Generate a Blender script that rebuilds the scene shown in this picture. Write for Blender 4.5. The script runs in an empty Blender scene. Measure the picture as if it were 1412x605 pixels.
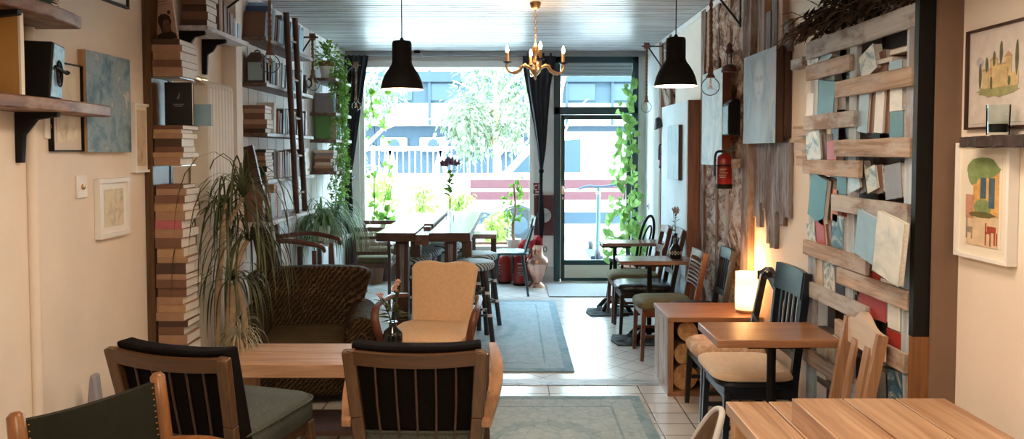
import bpy, bmesh, math, random
from mathutils import Vector, Matrix, Euler, noise as mnoise
random.seed(7)
R = math.radians
PI = math.pi
SC = bpy.context.scene
COL = SC.collection
V = Vector
# ---------------------------------------------------------------- camera
FPX, HC, TILT, PPY = 1040.0, 1.55, R(2.3), 250.5
cam_d = bpy.data.cameras.new('camera'); cam = bpy.data.objects.new('camera', cam_d); COL.objects.link(cam)
cam.location = (0, 0, HC); cam.rotation_euler = (R(90) - TILT, 0, 0)
cam_d.sensor_width = 36; cam_d.lens = FPX / 1412 * 36; cam_d.shift_y = -(302.5 - PPY) / 1412
cam_d.clip_start = .05; cam_d.clip_end = 200
SC.camera = cam
# ---------------------------------------------------------------- light
SC.view_settings.view_transform = 'Standard'; SC.view_settings.look = 'None'
SC.view_settings.gamma = 1; SC.view_settings.use_curve_mapping = False
SC.view_settings.exposure = 0.12
wd = bpy.data.worlds.new('sky'); SC.world = wd; wd.use_nodes = True
bgn = wd.node_tree.nodes['Background']; bgn.inputs[0].default_value = (.64, .85, 1, 1); bgn.inputs[1].default_value = 21.0
def light(name, kind, loc, power, color, size=.3, rot=(0, 0, 0), sy=None, **kw):
    d = bpy.data.lights.new(name, kind); o = bpy.data.objects.new(name, d); COL.objects.link(o)
    o.location = loc; o.rotation_euler = rot; d.energy = power; d.color = color
    if kind == 'AREA':
        d.size = size
        if sy: d.shape = 'RECTANGLE'; d.size_y = sy
    elif kind == 'POINT' or kind == 'SPOT': d.shadow_soft_size = size
    for k, v in kw.items(): setattr(d, k, v)
    return o
light('sun', 'SUN', (0, 0, 10), 9.0, (1, .96, .9), rot=(R(42), 0, R(-25)), angle=R(1))
po = light('window_portal', 'AREA', (-.1, 9.02, 1.45), 1, (1, 1, 1), size=3.3, sy=2.5, rot=(R(-90), 0, 0)); po.data.cycles.is_portal = True
WARM = (1, .77, .55)
light('warm_fill_light', 'AREA', (-.3, .5, 2.1), 40, WARM, size=.5)  # unseen warm fills added above the view, without fixtures, to brighten the foreground
light('warm_fill_light', 'AREA', (-.55, 2.6, 2.2), 20, WARM, size=.4)
light('warm_fill_light', 'AREA', (.8, 2.15, 2.12), 14, WARM, size=.4)
# ---------------------------------------------------------------- helpers
def ray(px, py):
    c, s = math.cos(TILT), math.sin(TILT); u = PPY - py
    return V((px - 706, FPX * c + u * s, -FPX * s + u * c))
def PY(px, py, Y):
    d = ray(px, py); return V((0, 0, HC)) + d * (Y / d.y)
def PXx(px, py, X):
    d = ray(px, py); return V((0, 0, HC)) + d * (X / d.x)
def rnd(a, b): return random.uniform(a, b)
class B:
    def __init__(s): s.bm = bmesh.new()
    def face(s, pts, mi=0):
        try:
            f = s.bm.faces.new([s.bm.verts.new(p) for p in pts]); f.material_index = mi; return f
        except ValueError: return None
    def box(s, c, d, rot=(0, 0, 0), mi=0):
        m = Matrix.Translation(c) @ Euler(rot).to_matrix().to_4x4()
        vs = [s.bm.verts.new(m @ V((x * d[0] / 2, y * d[1] / 2, z * d[2] / 2))) for x in (-1, 1) for y in (-1, 1) for z in (-1, 1)]
        for q in ((0, 1, 3, 2), (4, 6, 7, 5), (0, 4, 5, 1), (2, 3, 7, 6), (0, 2, 6, 4), (1, 5, 7, 3)):
            s.bm.faces.new([vs[i] for i in q]).material_index = mi
        return s
    def b2(s, a, b, mi=0):
        return s.box([(a[i] + b[i]) / 2 for i in range(3)], [abs(a[i] - b[i]) for i in range(3)], mi=mi)
    def bar(s, p, q, w, d=None, up=(0, 0, 1), w2=None, d2=None, mi=0):
        p, q = V(p), V(q); d = d or w; w2 = w2 or w; d2 = d2 or d
        t = (q - p).normalized(); a = t.cross(V(up))
        if a.length < 1e-4: a = t.cross(V((0, 1, 0)))
        a.normalize(); c = a.cross(t)
        r = []
        for o, ww, dd in ((p, w, d), (q, w2, d2)):
            r.append([s.bm.verts.new(o + a * (i * ww / 2) + c * (j * dd / 2)) for i, j in ((-1, -1), (1, -1), (1, 1), (-1, 1))])
        for i in range(4):
            s.bm.faces.new((r[0][i], r[0][(i + 1) % 4], r[1][(i + 1) % 4], r[1][i])).material_index = mi
        s.bm.faces.new(r[0][::-1]).material_index = mi; s.bm.faces.new(r[1]).material_index = mi
        return s
    def tube(s, pts, r, seg=8, mi=0, caps=True, flat=1.0):
        pts = [V(p) for p in pts]; n = len(pts)
        rs = r if isinstance(r, (list, tuple)) else [r] * n
        prev = None; rings = []
        for i, p in enumerate(pts):
            t = (pts[min(i + 1, n - 1)] - pts[max(i - 1, 0)]).normalized()
            if prev is None:
                a = t.cross(V((0, 0, 1)))
                if a.length < .05: a = t.cross(V((0, 1, 0)))
            else: a = prev - t * prev.dot(t)
            a.normalize(); prev = a; c = t.cross(a)
            rings.append([s.bm.verts.new(p + (a * math.cos(k * 2 * PI / seg) + c * math.sin(k * 2 * PI / seg) * flat) * rs[i]) for k in range(seg)])
        s.loft(rings, caps, mi); return s
    def loft(s, rings, caps=True, mi=0):
        for a, b in zip(rings, rings[1:]):
            n = len(a)
            for k in range(n): s.bm.faces.new((a[k], a[(k + 1) % n], b[(k + 1) % n], b[k])).material_index = mi
        if caps:
            s.bm.faces.new(rings[0][::-1]).material_index = mi; s.bm.faces.new(rings[-1]).material_index = mi
    def lathe(s, prof, c=(0, 0, 0), seg=24, mi=0, caps=True):
        c = V(c)
        s.loft([[s.bm.verts.new(c + V((max(r, .0004) * math.cos(k * 2 * PI / seg), max(r, .0004) * math.sin(k * 2 * PI / seg), z))) for k in range(seg)] for r, z in prof], caps, mi); return s
    def pad(s, c, sx, sy, sz, n=4, prof=((.93, 0), (1, .18), (1, .5), (.95, .75), (.8, .93), (.45, 1)), seg=40, ty=0, mi=0):
        """cushion: stacked superellipse outlines; ty narrows the far (+y) end"""
        c = V(c); rings = []
        for f, h in prof:
            ring = []
            for k in range(seg):
                a = 2 * PI * k / seg; ca, sa = math.cos(a), math.sin(a)
                x = math.copysign(abs(ca) ** (2 / n), ca); y = math.copysign(abs(sa) ** (2 / n), sa)
                ring.append(s.bm.verts.new(c + V((x * f * sx / 2 * (1 - ty * y), y * f * sy / 2, h * sz))))
            rings.append(ring)
        s.loft(rings, True, mi); return s
    def prism(s, poly, o, u, v, th, mi=0):
        """2-D outline in axes u, v extruded by th along u x v"""
        o, u, v = V(o), V(u), V(v); w = u.cross(v).normalized() * th
        a = [s.bm.verts.new(o + u * x + v * y) for x, y in poly]; b = [s.bm.verts.new(p.co + w) for p in a]; n = len(a)
        for k in range(n): s.bm.faces.new((a[k], a[(k + 1) % n], b[(k + 1) % n], b[k])).material_index = mi
        s.bm.faces.new(a[::-1]).material_index = mi; s.bm.faces.new(b).material_index = mi
        return s
    def surf(s, fn, nu, nv, mi=0):
        g = [[s.bm.verts.new(fn(i / nu, j / nv)) for j in range(nv + 1)] for i in range(nu + 1)]
        for i in range(nu):
            for j in range(nv): s.bm.faces.new((g[i][j], g[i + 1][j], g[i + 1][j + 1], g[i][j + 1])).material_index = mi
        return s
    def slab(s, fn, th, nu, nv, mi=0):
        """closed sheet: surface fn(u,v) and its copy moved by th(u,v) vector"""
        g = [[[s.bm.verts.new(V(fn(i / nu, j / nv)) + (V(th(i / nu, j / nv)) if k else V((0, 0, 0)))) for j in range(nv + 1)] for i in range(nu + 1)] for k in (0, 1)]
        q = lambda *v: setattr(s.bm.faces.new(v), 'material_index', mi)
        for i in range(nu):
            for j in range(nv):
                q(g[0][i][j], g[0][i + 1][j], g[0][i + 1][j + 1], g[0][i][j + 1]); q(g[1][i][j + 1], g[1][i + 1][j + 1], g[1][i + 1][j], g[1][i][j])
        for i in range(nu):
            q(g[0][i][0], g[1][i][0], g[1][i + 1][0], g[0][i + 1][0]); q(g[0][i + 1][nv], g[1][i + 1][nv], g[1][i][nv], g[0][i][nv])
        for j in range(nv):
            q(g[0][0][j + 1], g[1][0][j + 1], g[1][0][j], g[0][0][j]); q(g[0][nu][j], g[1][nu][j], g[1][nu][j + 1], g[0][nu][j + 1])
        return s
    def ribbon(s, pts, ws, side=None, mi=0):
        pts = [V(p) for p in pts]; n = len(pts); prev = None
        for i, p in enumerate(pts):
            t = (pts[min(i + 1, n - 1)] - pts[max(i - 1, 0)]).normalized()
            a = V(side) if side else t.cross(V((0, 0, 1)))
            if a.length < .02: a = V((1, 0, 0))
            a.normalize(); w = ws[i] if isinstance(ws, (list, tuple)) else ws
            r = (s.bm.verts.new(p - a * w / 2), s.bm.verts.new(p + a * w / 2))
            if prev: s.bm.faces.new((prev[0], prev[1], r[1], r[0])).material_index = mi
            prev = r
        return s
    def leaf(s, p, d, L, w, mi=0, fold=.25):
        p, d = V(p), V(d).normalized(); a = d.cross(V((rnd(-.4, .4), rnd(-.4, .4), 1)))
        if a.length < .05: a = V((1, 0, 0))
        a.normalize(); n = a.cross(d).normalized() * (fold * w)
        v = [s.bm.verts.new(q) for q in (p, p + d * L * .35 + a * w / 2 + n, p + d * L - n * .3, p + d * L * .35 - a * w / 2 + n, p + d * L * .4)]
        s.bm.faces.new((v[0], v[4], v[1])).material_index = mi; s.bm.faces.new((v[1], v[4], v[2])).material_index = mi
        s.bm.faces.new((v[0], v[3], v[4])).material_index = mi; s.bm.faces.new((v[3], v[2], v[4])).material_index = mi
def obj(name, b, m, parent=None, smooth=False, bev=0, seg=2, sub=0, fix=True):
    if fix: bmesh.ops.recalc_face_normals(b.bm, faces=b.bm.faces)
    me = bpy.data.meshes.new(name); b.bm.to_mesh(me); b.bm.free()
    o = bpy.data.objects.new(name, me); COL.objects.link(o)
    for x in (m if isinstance(m, (list, tuple)) else [m]): me.materials.append(x)
    if smooth:
        for p in me.polygons: p.use_smooth = True
    if bev:
        md = o.modifiers.new('bevel', 'BEVEL'); md.width = bev; md.segments = seg; md.limit_method = 'ANGLE'; md.angle_limit = R(40)
        for p in me.polygons: p.use_smooth = True
        me.set_sharp_from_angle(angle=R(45)) if hasattr(me, 'set_sharp_from_angle') else None
    elif smooth and hasattr(me, 'set_sharp_from_angle'): me.set_sharp_from_angle(angle=R(50))
    if sub:
        md = o.modifiers.new('sub', 'SUBSURF'); md.levels = sub; md.render_levels = sub
    if parent: o.parent = parent
    return o
def tag(o, label, cat, group=None, kind=None):
    o['label'] = label; o['category'] = cat
    if group: o['group'] = group
    if kind: o['kind'] = kind
    return o
def thing(name, label, cat, loc=(0, 0, 0), rz=0, group=None):
    o = bpy.data.objects.new(name, None); COL.objects.link(o); o.location = loc; o.rotation_euler = (0, 0, rz)
    return tag(o, label, cat, group)
def struct(name, b, m, parent=None, **k):
    o = obj(name, b, m, parent, **k)
    if not parent: o['kind'] = 'structure'
    return o
def copy_tree(o, parent=None):
    c = o.copy(); COL.objects.link(c)
    if parent: c.parent = parent
    for ch in list(o.children): copy_tree(ch, c)
    return c
def arc(c, r, a0, a1, n, ax=(1, 0, 0), ay=(0, 0, 1), ry=None):
    c, ax, ay = V(c), V(ax), V(ay)
    return [c + ax * (r * math.cos(R(a0 + (a1 - a0) * k / n))) + ay * ((ry or r) * math.sin(R(a0 + (a1 - a0) * k / n))) for k in range(n + 1)]
def spline(pts, n=6):
    pts = [V(p) for p in pts]; out = []
    for i in range(len(pts) - 1):
        p0, p1, p2, p3 = pts[max(i - 1, 0)], pts[i], pts[i + 1], pts[min(i + 2, len(pts) - 1)]
        for k in range(n):
            t = k / n
            out.append(.5 * ((2 * p1) + (p2 - p0) * t + (2 * p0 - 5 * p1 + 4 * p2 - p3) * t * t + (3 * p1 - p0 - 3 * p2 + p3) * t ** 3))
    return out + [pts[-1]]
# ---------------------------------------------------------------- materials
def newmat(name, col=(.5, .5, .5), rough=.6, metal=0, spec=.5):
    m = bpy.data.materials.new(name); m.use_nodes = True; nt = m.node_tree; bs = nt.nodes['Principled BSDF']
    bs.inputs['Base Color'].default_value = (*col, 1); bs.inputs['Roughness'].default_value = rough
    bs.inputs['Metallic'].default_value = metal; bs.inputs['Specular IOR Level'].default_value = spec
    return m, nt, bs
def ramp(nt, fac, stops):
    r = nt.nodes.new('ShaderNodeValToRGB'); e = r.color_ramp.elements
    while len(e) < len(stops): e.new(.5)
    for el, (p, c) in zip(e, stops): el.position = p; el.color = (*c, 1)
    nt.links.new(fac, r.inputs[0]); return r.outputs[0]
def coords(nt, scale=(1, 1, 1), rot=(0, 0, 0), loc=(0, 0, 0)):
    tc = nt.nodes.new('ShaderNodeTexCoord'); mp = nt.nodes.new('ShaderNodeMapping')
    mp.inputs['Scale'].default_value = scale; mp.inputs['Rotation'].default_value = rot; mp.inputs['Location'].default_value = loc
    nt.links.new(tc.outputs['Object'], mp.inputs[0]); return mp.outputs[0]
def ntex(nt, vec, scale, detail=4, rough=.6, dist=0):
    n = nt.nodes.new('ShaderNodeTexNoise'); n.inputs['Scale'].default_value = scale; n.inputs['Detail'].default_value = detail
    n.inputs['Roughness'].default_value = rough; n.inputs['Distortion'].default_value = dist
    nt.links.new(vec, n.inputs['Vector']); return n.outputs['Fac']
def bump(nt, bs, h, st=.3, dist=.01):
    b = nt.nodes.new('ShaderNodeBump'); b.inputs['Strength'].default_value = st; b.inputs['Distance'].default_value = dist
    nt.links.new(h, b.inputs['Height']); nt.links.new(b.outputs[0], bs.inputs['Normal'])
def mat(name, col, rough=.6, metal=0, ns=8, amt=.15, bs_=0, bst=.3, bd=.004, spec=.5, **kw):
    m, nt, bs = newmat(name, col, rough, metal, spec); vec = coords(nt)
    if amt:
        f = ntex(nt, vec, ns)
        nt.links.new(ramp(nt, f, [(.25, [c * (1 - amt) for c in col]), (.75, [min(1, c * (1 + amt)) for c in col])]), bs.inputs['Base Color'])
    if bs_: bump(nt, bs, ntex(nt, vec, bs_, 3), bst, bd)
    for k, v in kw.items(): bs.inputs[k].default_value = v
    return m
def wood(name, dark, light_, axis='X', fine=14, rough=.45, mid=None, bst=.25, worn=None):
    m, nt, bs = newmat(name, dark, rough)
    sc = {'X': (.06, 1, 1), 'Y': (1, .06, 1), 'Z': (1, 1, .06)}[axis]
    v = coords(nt, sc); f = ntex(nt, v, fine * 2.2, 6, .65, .8)
    stops = [(.28, dark), (.72, light_)] if mid is None else [(.28, dark), (.5, mid), (.72, light_)]
    c = ramp(nt, f, stops)
    if worn:
        f2 = ntex(nt, coords(nt, [1 if s == 1 else .35 for s in sc]), 7, 5, .7)
        mx = nt.nodes.new('ShaderNodeMixRGB'); mx.inputs[2].default_value = (*worn, 1)
        nt.links.new(ramp(nt, f2, [(.48, (0, 0, 0)), (.62, (1, 1, 1))]), mx.inputs[0]); nt.links.new(c, mx.inputs[1]); c = mx.outputs[0]
    nt.links.new(c, bs.inputs['Base Color']); bump(nt, bs, f, bst, .003)
    return m
def paint(name, stops, scale=5, detail=6, rough=.5, dist=1.2, stretch=(1, 1, 1)):
    m, nt, bs = newmat(name, stops[0][1], rough); f = ntex(nt, coords(nt, stretch), scale, detail, .65, dist)
    nt.links.new(ramp(nt, f, stops), bs.inputs['Base Color']); bump(nt, bs, f, .3, .003); return m
def emis(name, col, st, base=(1, .9, .8)):
    m, nt, bs = newmat(name, base); bs.inputs['Emission Color'].default_value = (*col, 1); bs.inputs['Emission Strength'].default_value = st; return m
def glassmat(name, tint=(.93, .97, .97), gl=.12, rough=.02):
    m = bpy.data.materials.new(name); m.use_nodes = True; nt = m.node_tree; nt.nodes.clear()
    o = nt.nodes.new('ShaderNodeOutputMaterial'); mx = nt.nodes.new('ShaderNodeMixShader'); t = nt.nodes.new('ShaderNodeBsdfTransparent'); g = nt.nodes.new('ShaderNodeBsdfGlossy')
    lw = nt.nodes.new('ShaderNodeLayerWeight'); lw.inputs[0].default_value = gl
    t.inputs[0].default_value = (*tint, 1); g.inputs['Roughness'].default_value = rough
    nt.links.new(lw.outputs['Fresnel'], mx.inputs[0]); nt.links.new(t.outputs[0], mx.inputs[1]); nt.links.new(g.outputs[0], mx.inputs[2]); nt.links.new(mx.outputs[0], o.inputs[0])
    return m
def leafmat(name, c1, c2, tr=.35):
    m, nt, bs = newmat(name, c1, .5); f = ntex(nt, coords(nt), 9, 2)
    c = ramp(nt, f, [(.3, c1), (.7, c2)]); nt.links.new(c, bs.inputs['Base Color'])
    t = nt.nodes.new('ShaderNodeBsdfTranslucent'); nt.links.new(c, t.inputs[0]); mx = nt.nodes.new('ShaderNodeMixShader'); mx.inputs[0].default_value = tr
    nt.links.new(bs.outputs[0], mx.inputs[1]); nt.links.new(t.outputs[0], mx.inputs[2]); nt.links.new(mx.outputs[0], nt.nodes['Material Output'].inputs[0]); return m
def tilemat(name, c1, c2, grout, w, h, rotz, loc, rough=.25, mortar=.004):
    m, nt, bs = newmat(name, c1, rough); v = coords(nt, rot=(0, 0, rotz), loc=loc)
    b = nt.nodes.new('ShaderNodeTexBrick'); b.offset = 0; b.squash = 1
    for k, x in (('Scale', 1), ('Mortar Size', mortar), ('Mortar Smooth', .1), ('Brick Width', w), ('Row Height', h), ('Bias', 0)): b.inputs[k].default_value = x
    b.inputs['Color1'].default_value = (*c1, 1); b.inputs['Color2'].default_value = (*c2, 1); b.inputs['Mortar'].default_value = (*grout, 1)
    nt.links.new(v, b.inputs['Vector'])
    f = ntex(nt, coords(nt), 3, 5, .7); mx = nt.nodes.new('ShaderNodeMixRGB'); mx.blend_type = 'MULTIPLY'; mx.inputs[0].default_value = .5
    nt.links.new(b.outputs['Color'], mx.inputs[1]); nt.links.new(ramp(nt, f, [(.3, (.72, .72, .75)), (.65, (1, 1, 1))]), mx.inputs[2])
    nt.links.new(mx.outputs[0], bs.inputs['Base Color'])
    bm_ = nt.nodes.new('ShaderNodeBump'); bm_.inputs['Strength'].default_value = .4; bm_.inputs['Distance'].default_value = .003; bm_.invert = True
    nt.links.new(b.outputs['Fac'], bm_.inputs['Height']); nt.links.new(bm_.outputs[0], bs.inputs['Normal']); return m
M = {}
M['wall'] = mat('cream_plaster', (.80, .71, .62), .85, ns=2.2, amt=.07, bs_=30, bst=.15)
M['white_wall'] = mat('white_plaster', (.74, .74, .74), .8, ns=2, amt=.06, bs_=30, bst=.15)
M['brown_wall'] = mat('brown_paint', (.20, .125, .085), .8, ns=3, amt=.1)
M['black'] = mat('black_paint', (.006, .0055, .0055), .5, amt=0, spec=.2)
M['iron'] = mat('black_iron', (.010, .010, .012), .5, amt=.2)
M['dwood'] = wood('dark_brown_wood', (.025, .012, .008), (.085, .036, .022), 'X')
M['dwoodz'] = wood('dark_brown_upright_wood', (.022, .011, .008), (.075, .032, .02), 'Z')
M['dwoody'] = wood('dark_shelf_wood', (.04, .018, .011), (.16, .075, .045), 'Y', worn=(.22, .17, .15))
M['owood'] = wood('orange_brown_wood', (.12, .045, .014), (.30, .125, .04), 'Z', rough=.35)
M['owoodx'] = wood('orange_brown_rail_wood', (.035, .016, .007), (.11, .05, .02), 'X', rough=.35)
M['pine'] = wood('pine_boards', (.30, .15, .08), (.66, .42, .26), 'X', rough=.4, fine=9)
M['piney'] = wood('pine_boards_lengthwise', (.27, .13, .06), (.66, .43, .27), 'Y', rough=.4, fine=9)
M['pinez'] = wood('pine_uprights', (.36, .19, .09), (.62, .38, .2), 'Z', rough=.5, fine=9)
M['walnut'] = wood('red_brown_top', (.20, .085, .04), (.42, .21, .105), 'X', rough=.3)
M['redz'] = wood('red_brown_chair_wood', (.07, .022, .014), (.17, .06, .035), 'Z', rough=.35)
M['lightz'] = wood('light_chair_wood', (.22, .11, .055), (.46, .25, .13), 'Z', rough=.5)
M['pallet'] = wood('pallet_slat', (.14, .08, .05), (.62, .46, .35), 'Y', fine=14, rough=.75, worn=(.48, .42, .38))
M['pallet2'] = wood('grey_pallet_slat', (.3, .27, .26), (.6, .58, .56), 'Y', fine=9, rough=.75, worn=(.22, .15, .12))
M['palletz'] = wood('blue_white_pallet_post', (.3, .38, .45), (.6, .68, .74), 'Z', fine=9, rough=.7, worn=(.3, .25, .25))
M['drift'] = wood('driftwood', (.05, .045, .05), (.34, .33, .36), 'Z', fine=12, rough=.85, worn=(.12, .075, .055), bst=.6)
M['timber'] = wood('old_timber', (.06, .032, .022), (.26, .15, .10), 'Z', fine=10, rough=.85, worn=(.35, .29, .26), bst=.8)
M['timberl'] = wood('pale_old_plank', (.22, .12, .08), (.5, .33, .24), 'Z', fine=10, rough=.8, bst=.5)
M['metal'] = mat('brushed_metal', (.5, .5, .5), .3, 1, amt=0)
M['chrome'] = mat('bright_metal', (.8, .8, .82), .2, 1, amt=0)
M['brass'] = mat('worn_brass', (.62, .36, .17), .32, 1, ns=20, amt=.2)
M['copper'] = mat('rose_copper', (.66, .36, .28), .27, 1, ns=12, amt=.12)
M['teal'] = mat('dark_teal_paint', (.012, .055, .07), .35, amt=.1)
M['page'] = mat('paper_pages', (.72, .70, .66), .8, ns=120, amt=.2)
M['white'] = mat('white_paint', (.82, .81, .79), .5, amt=.03)
M['paper'] = mat('cream_paper', (.80, .74, .64), .8, amt=.04)
M['gl'] = glassmat('clear_glass'); M['bulb'] = glassmat('bulb_glass', (.98, .99, .99), .10)
M['rope'] = mat('brown_rope', (.20, .10, .06), .9, ns=60, amt=.4, bs_=90, bst=.8)
M['leather_b'] = mat('black_leather', (.012, .014, .018), .25, ns=30, amt=.2, bs_=120, bst=.2)
M['green_v'] = mat('olive_velvet', (.13, .12, .055), .8, ns=15, amt=.25)
M['green_l'] = mat('dark_green_leather', (.009, .010, .005), .55, spec=.25, ns=12, amt=.3, bs_=80, bst=.25)
M['grey_g'] = mat('grey_green_wool', (.055, .062, .052), .9, ns=140, amt=.5, bs_=200, bst=.5)
M['blackf'] = mat('black_cloth', (.0055, .004, .004), 1, ns=90, amt=.3, spec=.1)
M['cream_f'] = mat('cream_upholstery', (.70, .46, .27), .85, ns=50, amt=.1, bs_=150, bst=.3)
M['soil'] = mat('soil', (.03, .02, .014), .9, amt=.3)
M['terra'] = mat('terracotta', (.25, .12, .075), .8, amt=.2)
M['leaf'] = leafmat('fresh_leaf', (.10, .24, .03), (.28, .48, .10), .45)
M['leafd'] = leafmat('dark_leaf', (.018, .03, .014), (.10, .12, .05), .2)
M['leafy'] = leafmat('yellow_green_leaf', (.25, .38, .06), (.5, .6, .18), .4)
M['stem'] = mat('plant_stem', (.08, .10, .03), .7, amt=.2)
M['bark'] = mat('pale_bark', (.42, .30, .18), .85, ns=20, amt=.35, bs_=30, bst=.6)
M['red'] = mat('red_enamel', (.27, .012, .008), .3, amt=.08)
M['redc'] = mat('red_cloth', (.50, .02, .035), .7, ns=8, amt=.3)
M['curtain'] = mat('charcoal_curtain', (.04, .046, .06), .85, ns=40, amt=.25)
# ================================================================ SETTING
XL, XR, YB, ZC, Y0 = -1.96, 1.60, 9.0, 2.74, -1.6
mt1 = tilemat('square_floor_tiles', (.64, .61, .57), (.70, .67, .63), (.10, .07, .05), .197, .177, 0, (.156 - .001, .006, 0), .22)
mt2 = tilemat('diagonal_floor_tiles', (.72, .72, .70), (.78, .78, .76), (.26, .26, .27), .19, .19, R(45), (.05, .03, 0), .22, .003)
b = B(); b.b2((XL, Y0, -.1), (XR, 4.94, 0)); struct('floor', b, mt1)
b = B(); b.b2((XL, 5.08, -.1), (XR, YB + .25, 0)); struct('floor', b, mt2)
b = B(); b.b2((XL, 4.94, -.1), (XR, 5.08, .004)); struct('trim_1', b, wood('worn_grey_threshold', (.25, .27, .29), (.6, .62, .64), 'X', worn=(.16, .15, .15)))
def m_ceiling():
    m, nt, bs = newmat('painted_ceiling_slats', (.5, .5, .5), .32)
    f = ntex(nt, coords(nt, (.35, 6, 1)), 3, 5, .7, .4)
    nt.links.new(ramp(nt, f, [(.32, (.20, .17, .165)), (.52, (.48, .48, .50)), (.7, (.68, .70, .73))]), bs.inputs['Base Color']); bump(nt, bs, f, .3, .004); return m
b = B(); y = 2.2
b.b2((XL, Y0, ZC), (XR, YB + .1, ZC + .1), 0)
y = Y0
while y < YB - .08:
    w = rnd(.055, .075); b.box(((XL + XR) / 2, y + w / 2, ZC - .008), (XR - XL, w, .02), mi=1); y += w + .017
struct('ceiling', b, [M['dwood'], m_ceiling()], bev=.005)
WL = B(); WL.b2((XL - .1, Y0, 0), (XL, 5.15, ZC)); struct('wall_left', WL, M['wall'])
b = B(); b.b2((XL - .1, 5.15, 0), (XL, YB, ZC))
y = 5.40
while y < YB: b.b2((XL, y, 0), (XL + .006, y + .2, ZC)); y += .215
struct('wall_left', b, M['white_wall'])
b = B(); b.b2((XR, Y0, 0), (XR + .1, YB, ZC)); struct('wall_right', b, M['wall'])
b = B(); b.b2((XL, Y0 - .1, 0), (XR, Y0, ZC)); struct('wall_rear', b, M['wall'])
# window wall, with openings for window and door
WX0, WX1, WZ0, WZ1 = -1.82, .26, .36, 2.62
b = B()
b.b2((XL, YB, 0), (WX0, YB + .25, ZC)); b.b2((WX0, YB, 0), (WX1, YB + .25, WZ0)); b.b2((WX0, YB, WZ1), (.5, YB + .25, ZC))
b.b2((WX1, YB, 0), (.5, YB + .25, WZ1)); b.b2((1.5, YB, 0), (XR, YB + .25, ZC)); b.b2((.5, YB, 2.68), (1.5, YB + .25, ZC))
struct('wall_front', b, M['white_wall'])
b = B(); b.b2((WX0, YB - .012, 0), (WX1, YB, WZ0)); struct('baseboard_window', b, mat('grey_brown_plinth', (.17, .14, .13), .8, ns=6, amt=.3))
b = B(); b.b2((WX1 + .0, YB - .012, 0), (.5, YB, .17)); struct('baseboard_door', b, mat('pale_grey_skirting_tiles', (.48, .5, .52), .4, amt=.1))
b = B(); b.b2((XL, YB - .12, ZC - .07), (XR, YB, ZC)); struct('trim_2', b, mat('grey_painted_beam', (.30, .31, .33), .6, amt=.1))
fr = B()
for x in (WX0, WX1 - .05): fr.b2((x, YB + .05, WZ0), (x + .05, YB + .12, WZ1))
fr.b2((WX0, YB + .05, WZ0), (WX1, YB + .12, WZ0 + .05)); fr.b2((WX0, YB + .05, WZ1 - .05), (WX1, YB + .12, WZ1))
win = struct('window_1', fr, M['white'])
b = B(); b.b2((WX0 + .03, YB + .08, WZ0 + .03), (WX1 - .03, YB + .086, WZ1 - .03)); obj('pane', b, M['gl'], win)
b = B(); b.b2((WX0, YB - .03, WZ0 - .03), (WX1, YB + .12, WZ0)); obj('window_sill', b, M['dwood'], win)
b = B(); b.b2((WX0, YB - .02, WZ1 - .075), (WX1, YB + .04, WZ1 + .01)); obj('blind_box', b, M['white'], win, bev=.01)
# door: teal frame, transom with roller shutter, glazed leaf
fr = B()
for x0, x1 in ((.5, .575), (1.43, 1.5)): fr.b2((x0, YB - .02, 0), (x1, YB + .1, 2.68))
fr.b2((.5, YB - .02, 2.6), (1.5, YB + .1, 2.68)); fr.b2((.5, YB - .02, 1.99), (1.5, YB + .1, 2.08))
door = struct('door_1', fr, M['teal'], bev=.006)
b = B(); b.b2((.575, YB + .03, 2.08), (1.43, YB + .036, 2.6)); obj('transom_pane', b, M['gl'], door)
b = B()
for k in range(4): b.lathe([(.026, 0), (.026, .85)], (0, 0, 0), 10) if 0 else b.tube([(.58, YB + .01, 2.585 - k * .04), (1.425, YB + .01, 2.585 - k * .04)], .024, 10)
obj('roller_shutter', b, mat('grey_shutter', (.42, .50, .55), .5, amt=.05), door, smooth=True)
b = B(); LX0, LX1 = .585, 1.42
b.b2((LX0, YB, .02), (LX0 + .045, YB + .05, 1.985)); b.b2((LX1 - .055, YB, .02), (LX1, YB + .05, 1.985))
b.b2((LX0, YB, 1.93), (LX1, YB + .05, 1.985)); b.b2((LX0, YB, .19), (LX1, YB + .05, .25)); b.b2((LX0, YB, .0), (LX1, YB + .05, .035))
leaf_ = obj('door_leaf', b, M['teal'], door, bev=.005)
b = B(); b.b2((LX0 + .02, YB + .006, .03), (LX1 - .02, YB + .045, .2)); obj('kick_panel', b, mat('cream_kick_panel', (.72, .70, .62), .5, amt=.03), leaf_)
b = B(); b.b2((LX0 + .03, YB + .02, .22), (LX1 - .03, YB + .026, 1.96)); obj('pane', b, M['gl'], leaf_)
b = B()
for a, c in (((LX0, YB - .003, 1.99), (LX1, YB + .01, 2.003)), ((LX0 - .012, YB - .003, .02), (LX0, YB + .01, 2.0))): b.b2(a, c)
obj('cream_bead', b, mat('cream_trim', (.62, .60, .45), .5, amt=0), leaf_)
b = B(); b.b2((LX0 + .008, YB - .012, 1.04), (LX0 + .038, YB, 1.14)); b.tube([(LX0 + .022, YB - .01, 1.11), (LX0 + .022, YB - .05, 1.11), (LX0 + .10, YB - .05, 1.105)], .009); b.b2((LX0 + .014, YB - .01, .98), (LX0 + .03, YB, 1.01))
obj('door_handle', b, M['chrome'], leaf_)
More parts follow.
